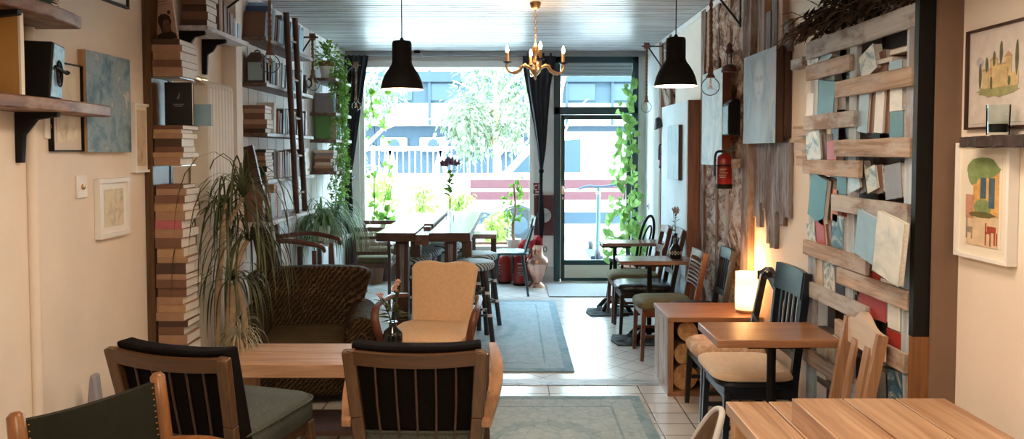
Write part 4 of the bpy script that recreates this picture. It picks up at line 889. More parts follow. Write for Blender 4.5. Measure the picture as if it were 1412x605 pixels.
row(SX, 4.66, 2.286, [(BRN, .022, .20), (TAN, .018, .21), (WHT, .016, .21), (BRN, .03, .22), (DBR, .04, .17), (BRN, .02, .16), (TAN, .018, .165), (BRN, .05, .145), (GRY, .03, .12), (WHT, .05, .11), (LBL, .05, .10)], 'on the high whitewashed shelf', 'books standing on the whitewashed shelf')
U = (5.45, 6.72); FX = -1.765
lv = [(2.375, 'topmost'), (2.045, 'second'), (1.685, 'third'), (1.345, 'fourth')]
for z, w in lv: shelf(f'{w} dark wooden shelf behind the ladder on the left wall', FX, U[0], U[1], z, m='dwoody', brk=())
shelf('long pale lowest shelf that the ladder stands on', -1.69, 5.20, 6.45, 1.055, m='greyshelf')
CX = -1.87
# topmost: leaning picture books, faces towards the camera side
def lean_panel(x, y, z, w, h, c, label, tilt=14, m=None):
    o = book(h, w, .02, c if m is None else m, label, (x, y, z), (0, 0, 0)); o.rotation_euler = (Matrix.Rotation(R(-tilt), 4, 'Y') @ Matrix(((0, 1, 0), (0, 0, -1), (-1, 0, 0))).to_4x4()).to_euler(); o.location.z = z + h / 2 * math.cos(R(tilt)) + w / 2 * math.sin(R(abs(tilt))) + .003; return o
BP = paint('blue_grey_cover_art', [(.35, (.10, .17, .25)), (.5, (.35, .45, .52)), (.65, (.6, .64, .66))], 9, 5, .45)
row(CX, 5.50, 2.376, fill([(BRN, .03, .19), (BLU, .03, .24), (LBL, .04, .27), (DBR, .025, .22), (GRY, .04, .25), (LBL, .04, .24), (BRN, .03, .19), (TAN, .025, .2)], .95, .18, .25, [LBL, GRY, BRN, LBL, DBR]), 'on the topmost shelf behind the ladder', 'books on the topmost shelf', lean=-12, d=.16)
row(CX, 5.64, 2.046, fill([(DBR, .025, .19), (GRY, .03, .2), (LBL, .025, .18), (WHT, .02, .17), (LBL, .03, .19), (GRY, .02, .18), (WHT, .03, .17)], .85, .15, .2, [WHT, LBL, GRY, LBL]), 'on the second shelf behind the ladder', 'books on the second shelf', lean=-8)
stack(CX, 5.56, 1.686, [DBR, BRN, TAN, BRN, TAN, BRN], [.03, .03, .035, .045, .03, .025], 'tan pile, third shelf behind the ladder', 'books lying on the third shelf', L=.17, D=.18)
row(CX, 5.72, 1.686, fill([(WHT, .05, .23), (DBR, .03, .21), (TAN, .025, .17), (BRN, .02, .18), (GRY, .03, .16), (WHT, .03, .15), (DBR, .03, .19), (LBL, .04, .2)], .92), 'on the third shelf behind the ladder', 'books on the third shelf', lean=-5)
stack(CX, 5.56, 1.346, [BRN, BLK, BLK, TAN, BRN, TAN, BRN, BLK], [.02, .035, .04, .025, .02, .028, .025, .02], 'pile on the fourth shelf behind the ladder', 'books lying on the fourth shelf', L=.17, D=.18)
row(CX, 5.74, 1.346, fill([(DBR, .05, .22), (GRY, .025, .2), (LBL, .025, .21), (WHT, .02, .2), (GRY, .02, .2), (PNK, .025, .2), (CRM, .02, .2), (BRN, .03, .2), (TAN, .02, .19), (DBR, .04, .21)], .68, .17, .22), 'on the fourth shelf behind the ladder', 'books on the fourth shelf')
row(-1.83, 5.27, 1.056, [(BRN, .05, .26), (WHT, .02, .21), (GRY, .02, .22), (CRM, .02, .18), (RED, .04, .20), (ORG, .02, .19), (DBR, .10, .19), (TAN, .02, .25), (CRM, .02, .25), (PNK, .02, .24), (DBR, .05, .2), (BRN, .04, .18)], 'on the long pale lowest shelf', 'books on the long lowest shelf', d=.17)
# decorative items on the shelf run
o = thing('dark_lantern', 'dark lantern with pale panes at the near end of the second shelf', 'lantern', (-1.86, 5.54, 2.046))
b = B(); b.b2((-.07, -.05, 0), (.07, .05, .02)); b.b2((-.07, -.05, .15), (.07, .05, .17)); b.prism([(-.07, 0), (.07, 0), (.03, .05), (-.03, .05)], (0, .05, .17), (1, 0, 0), (0, 0, 1), .1)
for x in (-.062, .062):
    for y in (-.042, .042): b.b2((x - .008, y - .008, .02), (x + .008, y + .008, .15))
obj('frame', b, M['dwoodz'], o)
b = B(); b.b2((-.055, -.045, .02), (.055, .045, .15)); obj('pale_pane', b, mat('frosted_pane', (.30, .38, .38), .3, amt=.2), o)
b = B(); b.tube(arc((0, 0, .22), .022, 0, 180, 8), .004, 6); obj('handle', b, M['iron'], o, smooth=True)
o = thing('black_jug', 'small black jug with looped handle at the far end of the second shelf', 'jug', (-1.83, 6.62, 2.046))
b = B(); b.lathe([(.035, 0), (.05, .05), (.042, .11), (.03, .14), (.034, .17)], seg=20); obj('body', b, M['iron'], o, smooth=True)
b = B(); b.tube(arc((.04, 0, .10), .04, -80, 80, 8), .007, 8); obj('handle', b, M['iron'], o, smooth=True)
# ladder
t = thing('wooden_ladder', 'dark wooden ladder with pale rung ends leaning along the left shelves', 'ladder', (-1.725, 5.95, 1.056))
for ya, yb in ((5.81, 6.03), (6.04, 6.27)):
    b = B(); b.tube([(0, yb - 5.95, .001), (0, ya - 5.95, 1.555)], .024, 12); obj('rail', b, M['dwoodz'], t, smooth=True)
for k in range(5):
    z = .16 + k * .3; y = .08 - .22 * z / 1.555; b = B(); b.tube([(0, y, z), (0, y + .24, z)], .011, 8); r_ = obj('rung', b, M['dwoodz'], t, smooth=True); b = B(); b.tube([(.012, y + .0, z), (.034, y + .02, z)], .010, 8); obj('pale_peg', b, M['white'], r_, smooth=True)
# small far shelves
for z, w in ((2.26, 'top'), (1.925, 'second'), (1.665, 'third'), (1.355, 'lowest')): shelf(f'{w} small wooden shelf in the far left unit below the trailing plant', -1.70, 7.30, 8.0, z, m='dwoody')
FCX = -1.83
row(FCX, 7.36, 1.926, fill([(GRY, .03, .19), (LBL, .03, .19), (DBR, .025, .15), (WHT, .02, .15), (BRN, .05, .16), (DBR, .05, .16)], .5, .15, .2), 'on the second shelf of the far unit', 'books on the far unit, second shelf', lean=-6, d=.2)
o = lean_panel(-1.84, 7.36, 1.666, .15, .22, GRN, 'green hardback facing the room on the third far shelf', 3)
row(FCX, 7.45, 1.666, fill([(WHT, .04, .23), (LBL, .03, .22), (WHT, .03, .2), (LBL, .03, .19)], .4, .16, .22, [WHT, LBL, GRY]), 'on the third shelf of the far unit', 'books on the far unit, third shelf', lean=-6, d=.2)
stack(FCX, 7.42, 1.356, [BRN, TAN, CRM, BRN, TAN, GRY, CRM], [.03, .028, .03, .035, .025, .03, .025], 'pile on the lowest far shelf', 'books lying on the lowest far shelf', L=.18, D=.19)
row(FCX, 7.56, 1.356, [(WHT, .03, .21), (BRN, .02, .2), (DBR, .03, .21), (GRY, .03, .18)], 'on the lowest shelf of the far unit', 'books on the far unit, lowest shelf', d=.2)
stack(-1.86, 6.58, 1.346, [WHT, CRM, WHT, LBL, WHT, CRM, WHT, WHT], [.028] * 8, 'white pile ending the fourth shelf', 'white books at the shelf end', L=.15, D=.15)
o = thing('drinking_glass', 'small clear glass on the lowest far shelf', 'glass', (-1.74, 7.37, 1.356)); b = B(); b.lathe([(.028, 0), (.034, .08), (.031, .08), (.025, .006), (0, .006)], seg=20, caps=False); obj('glass_body', b, M['gl'], o, smooth=True)
# near rustic shelves, top left
M['rustic'] = wood('rustic_dark_red_shelf', (.07, .028, .018), (.24, .11, .065), 'Y', rough=.5, worn=(.32, .2, .13))
def rustic(label, yend, z, x1, th):
    t = thing('rustic_shelf', label, 'shelf', (XL, 1.9, z)); n = 12
    b = B(); b.slab(lambda u, v: (.001 + v * (x1 - XL - .05 * max(0, u - .82) * 5 * v + .008 * mnoise.noise(V((u * 9, v, z)))), u * (yend - 1.9), -th), lambda u, v: (0, 0, th), n, 4); obj('board', b, M['rustic'], t, bev=.006)
    for y in (.35, yend - 1.9 - .42):
        w = x1 - XL - .02; b = B(); b.prism([(0.001, 0), (w, 0), (w, -.018), (w * .5, -.03), (w * .2, -.09), (w * .15, -.2), (.001, -.2)], (0, y, -th), (1, 0, 0), (0, 0, 1), .025); obj('bracket', b, M['black'], t, bev=.003)
    return t
rustic('rustic reddish plank shelf at the left edge, holding the small carved box', 3.42, 1.755, -1.77, .05)
rustic('upper rustic plank shelf at the very top left corner', 3.12, 2.10, -1.72, .05)
t = thing('carved_box', 'black box with pale silver ornament and small padlock on the rustic shelf', 'box', (-1.865, 2.97, 1.756)); t.rotation_euler = (0, 0, R(18))
b = B(); b.slab(lambda u, v: ((u - .5) * .13 * (1 + .25 * v), -.09, v * .215), lambda u, v: (0, .18, 0), 2, 4); obj('body', b, M['black'], t, bev=.004)
SIL = mat('tarnished_silver', (.30, .36, .40), .35, .6, ns=40, amt=.5, bs_=60, bst=.8)
b = B(); b.slab(lambda u, v: (.0655 + .0165 * v, -.08 + .16 * u, .008 + .2 * v), lambda u, v: (.003, 0, 0), 1, 1); obj('ornament_panel', b, SIL, t)
b = B()
for r in (.05, .035, .02): b.tube([V((.082, r * .8 * math.cos(a), .10 + r * math.sin(a))) for a in [R(k * 20) for k in range(19)]], .0035, 6)
b.tube([(.088, -.09, .12), (.10, .03, .105)], .006, 8); b.lathe([(.001, 0), (.012, .006), (.012, .014), (.001, .02)], (.10, .03, .098), 12); obj('clasp', b, M['black'], t, smooth=True)
t = thing('mustard_panel', 'mustard yellow board standing on the rustic shelf at the left edge', 'board', (-1.80, 2.52, 1.756))
b = B(); b.b2((-.13, -.01, 0), (.02, .01, .30)); obj('board_face', b, mat('mustard_board', (.52, .27, .07), .5, ns=5, amt=.15), t, bev=.002); b = B(); b.b2((.02, -.011, 0), (.028, .011, .30)); obj('pale_edge', b, M['paper'], t); t.rotation_euler = (0, 0, R(4)); t.location.y = 2.745
o = book(.16, .03, .012, WHT, 'white booklet standing before the mustard board at the left edge', (-1.74, 2.50, 1.84), (0, R(90), 0))
t = thing('fur_bundle', 'dark shaggy bundle with green cloth on the upper rustic shelf', 'bundle', (-1.83, 2.75, 2.102))
b = B()
for k in range(260):
    a, e = rnd(0, 2 * PI), rnd(.1, 1.5); p = V((math.cos(a) * math.cos(e) * .10, math.sin(a) * math.cos(e) * .22, math.sin(e) * .14)); b.ribbon([p, p * 1.15 + V((0, 0, -.01)), p * 1.22 + V((rnd(-.02, .02), rnd(-.02, .02), -.03 if p.z > .05 else .0))], [.012, .009, .002])
obj('dark_tufts', b, mat('dark_fur', (.03, .02, .018), .9, amt=.4), t, fix=False)
b = B(); b.pad((0, 0, 0), .19, .42, .14, 2.5); obj('core', b, mat('dark_green_cloth', (.015, .06, .05), .9, amt=.3), t, smooth=True)
# ---------------------------------------------------------------- pictures
def picture(label, side, y0, y1, z0, z1, fm, inner, fw=.02, mw=.04, th=.025, name='picture_frame', cat='picture', canvas=False, X=None, matm=None, tilt=0):
    """hung on wall side -1 (left) / +1 (right); local x runs along the wall, local z up, -y towards the room"""
    w, h = y1 - y0, z1 - z0; X = X if X is not None else (XL if side < 0 else XR)
    t = thing(name, label, cat, (X, (y0 + y1) / 2, (z0 + z1) / 2)); t.rotation_euler = (0, R(tilt), R(90 if side < 0 else -90)) if 0 else (0, 0, R(90 if side < 0 else -90))
    if canvas:
        b = B(); b.b2((-w / 2, -th, -h / 2), (w / 2, -.001, h / 2)); obj('canvas_edge', b, fm, t); b = B(); b.b2((-w / 2 + .001, -th - .003, -h / 2 + .001), (w / 2 - .001, -th, h / 2 - .001)); obj('painted_face', b, inner, t); return t
    b = B()
    for a, c in (((-w / 2, -th, h / 2 - fw), (w / 2, -.001, h / 2)), ((-w / 2, -th, -h / 2), (w / 2, -.001, -h / 2 + fw)), ((-w / 2, -th, -h / 2 + fw), (-w / 2 + fw, -.001, h / 2 - fw)), ((w / 2 - fw, -th, -h / 2 + fw), (w / 2, -.001, h / 2 - fw))): b.b2(a, c)
    obj('frame', b, fm, t, bev=.001)
    b = B(); b.b2((-w / 2 + fw, -th + .012, -h / 2 + fw), (w / 2 - fw, -.002, h / 2 - fw)); obj('mount', b, matm or M['paper'], t)
    b = B(); b.b2((-w / 2 + fw + mw, -th + .010, -h / 2 + fw + mw), (w / 2 - fw - mw, -th + .0125, h / 2 - fw - mw)); obj('print', b, inner, t)
    return t
CR = M['wall'].node_tree and None
SEP = lambda s, c1=(.74, .66, .52), c2=(.45, .36, .26), sc=9: paint(s, [(.45, c1), (.62, tuple((a + d) / 2 for a, d in zip(c1, c2))), (.72, c2)], sc, 6, .8)
picture('slim black frame with a yellowed pressed-flower print, left wall', -1, 3.19, 3.42, 1.55, 1.935, M['black'], SEP('pressed_flower_paper'), .006, .035, matm=mat('ivory_mount', (.66, .58, .50), .8, amt=.02))
picture('unframed grey-blue canvas of wading birds on the left wall', -1, 3.42, 3.815, 1.545, 2.01, M['pinez'], paint('misty_blue_canvas', [(.32, (.05, .10, .13)), (.44, (.14, .24, .30)), (.52, (.26, .34, .38)), (.58, (.20, .26, .29)), (.66, (.55, .48, .46))], 9, 8, .6, .4, (1, 1, .8)), canvas=True, th=.035)
t = bpy.context.scene.collection.objects[-3] if 0 else None
picture('narrow white frame with a faint plant drawing beside the book tower', -1, 3.875, 4.04, 1.44, 1.80, M['white'], SEP('faint_plant_drawing', (.64, .52, .40), (.40, .28, .17)), .014, .02, .03)
picture('small white framed pencil sketch hanging lowest on the left wall', -1, 3.53, 3.81, 1.135, 1.42, M['white'], SEP('pencil_sketch', (.72, .66, .52), (.32, .30, .24), 14), .022, .03, .03, matm=M['white'])
picture('black-framed pale print cut off by the top edge, upper left', -1, 3.34, 3.86, 2.27, 2.75 - .05, M['black'], mat('ruled_white_print', (.68, .68, .68), .5, ns=3, amt=.05), .012, .004, .02, matm=M['white'])
# right wall watercolours
def art(p, shapes, y=-.0105, sc=1, ox=0, oz=0):
    for i, (m, polys) in enumerate(shapes):
        b = B()
        for j, pl in enumerate(polys): b.prism([(q[0] * sc + ox, q[1] * sc + oz) for q in pl], (0, y - .0002 * i - .00004 * j, 0), (1, 0, 0), (0, 0, 1), .0008)
        obj('painted_shapes', b, m, p)
def ell(cx, cz, rx, rz, n=18, j=.25, jj=.5): j *= jj; return [(cx + rx * (1 + rnd(-j, j)) * math.cos(2 * PI * k / n), cz + rz * (1 + rnd(-j, j)) * math.sin(2 * PI * k / n)) for k in range(n)]
def rc(x0, z0, x1, z1): return [(x0, z0), (x1, z0), (x1, z1), (x0, z1)]
wc = lambda n, c, a=.3: mat(n, c, .8, ns=30, amt=a)
GOLD = mat('gold_and_dark_frame', (.40, .26, .12), .35, .7, ns=3, amt=.6)
p1 = picture('watercolour of yellow hill-town houses and cypresses in a thin dark gold frame', 1, 2.20, 2.645, 1.625, 1.965, M['dwoodz'], wc('grey_lilac_wash', (.60, .55, .52), .12), .008, .012, .02, matm=mat('lilac_grey_mount', (.55, .50, .47), .8, amt=.02))
W0 = -.02
art(p1, [(wc('violet_wash', (.44, .42, .46)), [ell(-.12, .055, .022, .02)]), (wc('olive_wash', (.30, .30, .14)), [ell(-.01, -.06, .12, .026, 34, .35)]),
    (wc('ochre_wash', (.55, .42, .22)), [rc(-.10, -.05, -.06, .02), rc(-.055, -.05, -.01, .06), rc(-.01, -.05, .04, .035), rc(.03, -.05, .07, .06), rc(.07, -.05, .11, .0)]),
    (wc('tan_roof_wash', (.42, .28, .14)), [[(-.06, .055), (-.03, .075), (-.005, .055)], [(.025, .06), (.05, .08), (.075, .06)], rc(-.10, .018, -.06, .026), rc(-.01, .033, .04, .04), rc(-.055, .0, -.04, .03), rc(.045, -.02, .055, .02)]),
    (wc('cypress_wash', (.12, .13, .07)), [ell(x, z, .008, h, 10, .15) for x, z, h in ((-.115, .0, .05), (-.075, .04, .03), (-.03, .06, .03), (.01, .08, .045), (.10, .05, .065), (-.045, -.03, .025), (.06, -.03, .02))])], sc=.86, ox=-.05, oz=.008)
p2 = picture('white-framed watercolour of a leafy courtyard with red chairs, right wall', 1, 2.375, 2.665, 1.185, 1.58, M['white'], M['paper'], .013, .035, .035)
art(p2, [(wc('sand_wash', (.68, .52, .34), .15), [rc(-.085, -.15, .085, -.03)]), (wc('orange_wall_wash', (.66, .38, .12)), [rc(-.05, -.05, .085, .10)]), (wc('pink_wash', (.55, .28, .18)), [rc(-.09, -.06, -.045, .02)]),
    (wc('leafy_wash', (.22, .30, .12)), [ell(.0, .11, .085, .035, 20, .25), ell(-.05, .085, .03, .03), ell(.0, -.02, .045, .03, 16, .3)]), (wc('blue_door_wash', (.06, .12, .17)), [rc(-.01, .01, .02, .08), rc(.035, -.02, .065, .08)]),
    (wc('dark_olive_wash', (.14, .12, .04)), [ell(-.0, -.045, .07, .010, 20, .3)]), (wc('red_chair_wash', (.34, .06, .03)), [rc(.02, -.145, .026, -.07), rc(.03, -.10, .075, -.08), rc(.066, -.14, .073, -.08), rc(.02, -.105, .05, -.10), rc(.045, -.145, .05, -.08), rc(.078, -.14, .083, -.10)]), (wc('grey_figure_wash', (.30, .24, .20)), [rc(-.085, -.13, -.078, -.05), rc(-.075, -.11, -.05, -.09), rc(-.055, -.13, -.05, -.09)])], -.0255)
# glass candle holder on a bark ledge
t = thing('bark_ledge', 'dark rough bark ledge under the framed watercolour at the right edge', 'shelf', (XR, 2.36, 1.60))
b = B(); b.slab(lambda u, v: (-.001 - v * (.10 + .02 * mnoise.noise(V((u * 8, 0, 3)))), (u - .5) * .34, -.035 + .008 * mnoise.noise(V((u * 12, v * 5, 1)))), lambda u, v: (0, 0, .033), 20, 4); obj('ledge', b, mat('black_bark', (.045, .03, .03), .9, ns=20, amt=.6, bs_=40, bst=1), t)
t = thing('candle_glass', 'clear glass holding a dark tealight on the bark ledge', 'candle holder', (XR - .06, 2.395, 1.602))
b = B(); b.lathe([(.032, 0), (.034, .095), (.032, .095), (.030, .008), (0, .008)], seg=28, caps=False); obj('glass_body', b, M['gl'], t, smooth=True); b = B(); b.lathe([(.028, .009), (.029, .035), (.026, .035), (0, .033)], seg=24); obj('tealight', b, M['black'], t, smooth=True)
# portrait, canvases, driftwood
def facemat():
    m, nt, bs = newmat('ghostly_portrait_canvas', (.3, .4, .5), .6); v = coords(nt); n = ntex(nt, coords(nt, (1, 1, .5)), 6, 7, .7, 1)
    c = ramp(nt, n, [(.32, (.17, .23, .30)), (.48, (.30, .38, .45)), (.60, (.42, .44, .50)), (.72, (.36, .30, .36))])
    for (cx, cz, rx, rz_, col, st) in ((0, -.20, .17, .13, (.36, .50, .60), .7), (0, .09, .15, .19, (.24, .28, .34), .6), (.0, -.10, .06, .14, (.45, .53, .58), .6), (.005, .11, .10, .135, (.56, .60, .62), .75), (-.035, .115, .04, .022, (.24, .27, .32), .5), (.045, .115, .04, .022, (.24, .27, .32), .5), (.004, .07, .016, .05, (.36, .40, .44), .4), (.004, .03, .04, .014, (.30, .30, .34), .5)):
        mp = nt.nodes.new('ShaderNodeMapping'); mp.vector_type = 'POINT'; mp.inputs['Location'].default_value = (-cx / rx, 0, -cz / rz_); mp.inputs['Scale'].default_value = (1 / rx, 0, 1 / rz_); nt.links.new(v, mp.inputs[0])
        ln = nt.nodes.new('ShaderNodeVectorMath'); ln.operation = 'LENGTH'; nt.links.new(mp.outputs[0], ln.inputs[0])
        ad = nt.nodes.new('ShaderNodeMath'); ad.operation = 'MULTIPLY_ADD'; ad.inputs[1].default_value = .9; nt.links.new(n, ad.inputs[0]); nt.links.new(ln.outputs['Value'], ad.inputs[2])
        k = ramp(nt, ad.outputs[0], [(0.0, (st,) * 3), (.75, (st,) * 3), (1.0, (0, 0, 0))]) if 0 else None
        mr = nt.nodes.new('ShaderNodeMapRange'); mr.inputs['From Min'].default_value = 1.05; mr.inputs['From Max'].default_value = 1.55; mr.inputs['To Min'].default_value = st; mr.inputs['To Max'].default_value = 0; nt.links.new(ad.outputs[0], mr.inputs[0])
        mx = nt.nodes.new('ShaderNodeMixRGB'); mx.inputs[2].default_value = (*col, 1); nt.links.new(mr.outputs[0], mx.inputs[0]); nt.links.new(c, mx.inputs[1]); c = mx.outputs[0]
    nt.links.new(c, bs.inputs['Base Color']); bump(nt, bs, n, .3, .003); return m
ghost = facemat()
p3 = picture('grey-blue unframed portrait canvas of a pale ghostly face on the right wall', 1, 4.33, 4.925, 1.60, 2.155, M['dwoodz'], ghost, canvas=True, th=.045, X=1.555)
pale = paint('pale_blue_abstract_canvas', [(.35, (.36, .52, .62)), (.5, (.55, .66, .72)), (.65, (.72, .78, .80))], 4, 7, .55, 1.2)
picture('large pale blue abstract canvas with brown edges beside the red extinguisher', 1, 5.30, 5.86, 1.45, 2.14, M['redz'], pale, canvas=True, th=.06, X=1.535)
picture('small blue-grey canvas mounted on the white pier', 1, 6.52, 6.98, 1.30, 1.78, M['dwoodz'], paint('blue_grey_canvas', [(.35, (.22, .33, .40)), (.6, (.38, .48, .54)), (.7, (.22, .4, .5))], 4, 6, .5), canvas=True, th=.03, X=1.469)
t = thing('driftwood_panel', 'weathered grey driftwood planks of uneven length hanging below the portrait', 'panel', (XR, 4.6, 1.6))
ys = 4.28
zb = [1.07, .97, 1.20, 1.18, 1.24, 1.12, 1.07, 1.22, 1.30]; ws = [.075, .07, .06, .085, .075, .06, .055, .06, .06]
zb = [1.18, 1.13, 1.20, .98, 1.00, 1.20, 1.24, 1.08, 1.14]
for i, (w, z0) in enumerate(zip(ws, zb)):
    b = B(); s = i * 3.1; top = 1.60 if i in (0,) else 1.605
    b.slab(lambda u, v: (-.03 - .008 * mnoise.noise(V((u * 2, v * 6, s))), ys - 4.6 + w * u, z0 - 1.6 + (top - z0) * v - (.03 * abs(u - .4) * (1 - v))), lambda u, v: (.027, 0, 0), 3, 12); obj('plank', b, M['drift'], t); ys += w + .002
ys = 4.30
for i, (w, z1) in enumerate(((.08, 2.30), (.07, 2.72), (.07, 2.55), (.05, 2.72), (.09, 2.40), (.05, 2.72), (.08, 2.72))):
    b = B(); b.b2((-.035 - .006 * (i % 3), ys - 4.6, 2.12 - 1.6), (-.004, ys - 4.6 + w, z1 - 1.6)); obj('upper_plank', b, M['timberl' if i % 2 else 'drift'], t); ys += w + .003
b = B(); b.b2((-.0445, 4.32 - 4.6, .03), (-.005, 4.92 - 4.6, .53)); obj('backing_board', b, M['dwoodz'], t)
for i, (z, y0, y1, w) in enumerate(((1.47, 5.02, 5.16, 'beside the extinguisher'), (2.03, 4.05, 4.22, 'right of the portrait'), (1.66, 3.90, 4.17, 'left of the pallet shelf, upper'), (1.585, 3.88, 4.15, 'left of the pallet shelf, middle'), (1.50, 3.90, 4.12, 'left of the pallet shelf, lower'))):
    b = B(); b.box((0, 0, 0), (.05, y1 - y0, .055)); o = obj('wood_block', b, M['pallet2' if i < 2 else 'pallet'], bev=.003); o.location = (XR - .0255 - (.08 if i == 0 else 0), (y0 + y1) / 2, z); tag(o, f'short pale wooden board fixed to the right wall {w}', 'board')
# ---------------------------------------------------------------- pallet bookshelf
XB = 1.45
def yz(px, py, X=XB): p = PXx(px, py, X); return p.y, p.z
t = thing('pallet_bookshelf', 'tall bookshelf of upcycled pallet boards along the right wall', 'bookshelf', (XR, 3.2, 0))
slats = [('full', 2.045, 3.76, 2.73), ('l', 1.935, 3.76, 3.27), ('r', 1.825, 3.40, 2.75), ('l', 1.69, 3.78, 3.22), ('r', 1.565, 3.40, 2.75), ('l', 1.475, 3.78, 3.17), ('r', 1.32, 3.42, 2.76), ('l', 1.075, 3.76, 3.09), ('r', 1.0, 3.35, 2.745), ('l', .875, 3.74, 3.08), ('r', .765, 3.36, 2.76), ('l', .545, 3.74, 3.09), ('r', .52, 3.36, 2.76), ('r', .25, 3.36, 2.76), ('l', .25, 3.74, 3.09)]
for i, (k, z, ya, yb) in enumerate(slats):
    h = .072 if k != 'full' else .085; b = B(); s = i * 1.7; X0 = -.152 if k == 'r' else -.145
    b.slab(lambda u, v: (X0 + .003 * mnoise.noise(V((u * 4, v * 2, s))), yb - 3.2 + (ya - yb) * u, z - h / 2 + h * v + .004 * mnoise.noise(V((u * 3, s, v)))), lambda u, v: (.02, 0, 0), 10, 2); obj('slat', b, M['pallet' if i % 3 else 'pallet2'], t, bev=.002)
for y, w in ((3.70, .09), (3.28, .07), (2.80, .075)):
    b = B(); b.b2((-.123, y - w / 2 - 3.2, .0), (-.105, y + w / 2 - 3.2, 2.04)); obj('post', b, M['palletz'], t)
    b = B(); b.b2((-.02, y - w / 2 - 3.2, .0), (-.002, y + w / 2 - 3.2, 2.04)); obj('rear_post', b, M['dwoodz'], t)
for k, z in enumerate((.22, .50, .74, .98, 1.29, 1.54, 1.80)):
    b = B(); b.b2((-.105, 2.77 - 3.2, z - .075), (-.02, 3.74 - 3.2, z - .06)); obj('inner_shelf', b, M['dwoody'], t)
b = B(); b.b2((-.15, 2.705 - 3.2, .88), (-.075, 2.735 - 3.2, 2.12)); obj('side_board', b, M['black'], t)
b = B(); b.b2((-.148, 2.703 - 3.2, 0), (-.085, 2.735 - 3.2, .88)); b.b2((-.085, 2.71 - 3.2, 0), (-.075, 2.735 - 3.2, .88)); obj('lower_side_board', b, M['owood'], t)
b = B(); b.b2((-.15, 2.735 - 3.2, 1.83), (-.10, 2.77 - 3.2, 2.0)); obj('corner_block', b, M['owoodE'], t)
b = B(); b.b2((-.003, 2.75 - 3.2, .0), (-.001, 3.75 - 3.2, 2.05)); obj('back_panel', b, M['dwood'], t)
PA = lambda n, a, b_, c, s=8: paint(n, [(.38, a), (.5, b_), (.62, c)], s, 5, .45)
A1 = PA('cover_art_blue_cream', (.06, .16, .25), (.50, .55, .52), (.70, .66, .56)); A2 = PA('cover_art_white_grey', (.50, .54, .52), (.66, .67, .62), (.76, .74, .68), 5); A3 = PA('cover_art_sky', (.22, .36, .48), (.36, .50, .60), (.50, .60, .66)); A4 = PA('cover_art_sketch', (.12, .20, .25), (.62, .60, .54), (.70, .68, .62), 16); A5 = PA('cover_art_navy', (.02, .06, .11), (.05, .16, .24), (.60, .52, .42), 10)
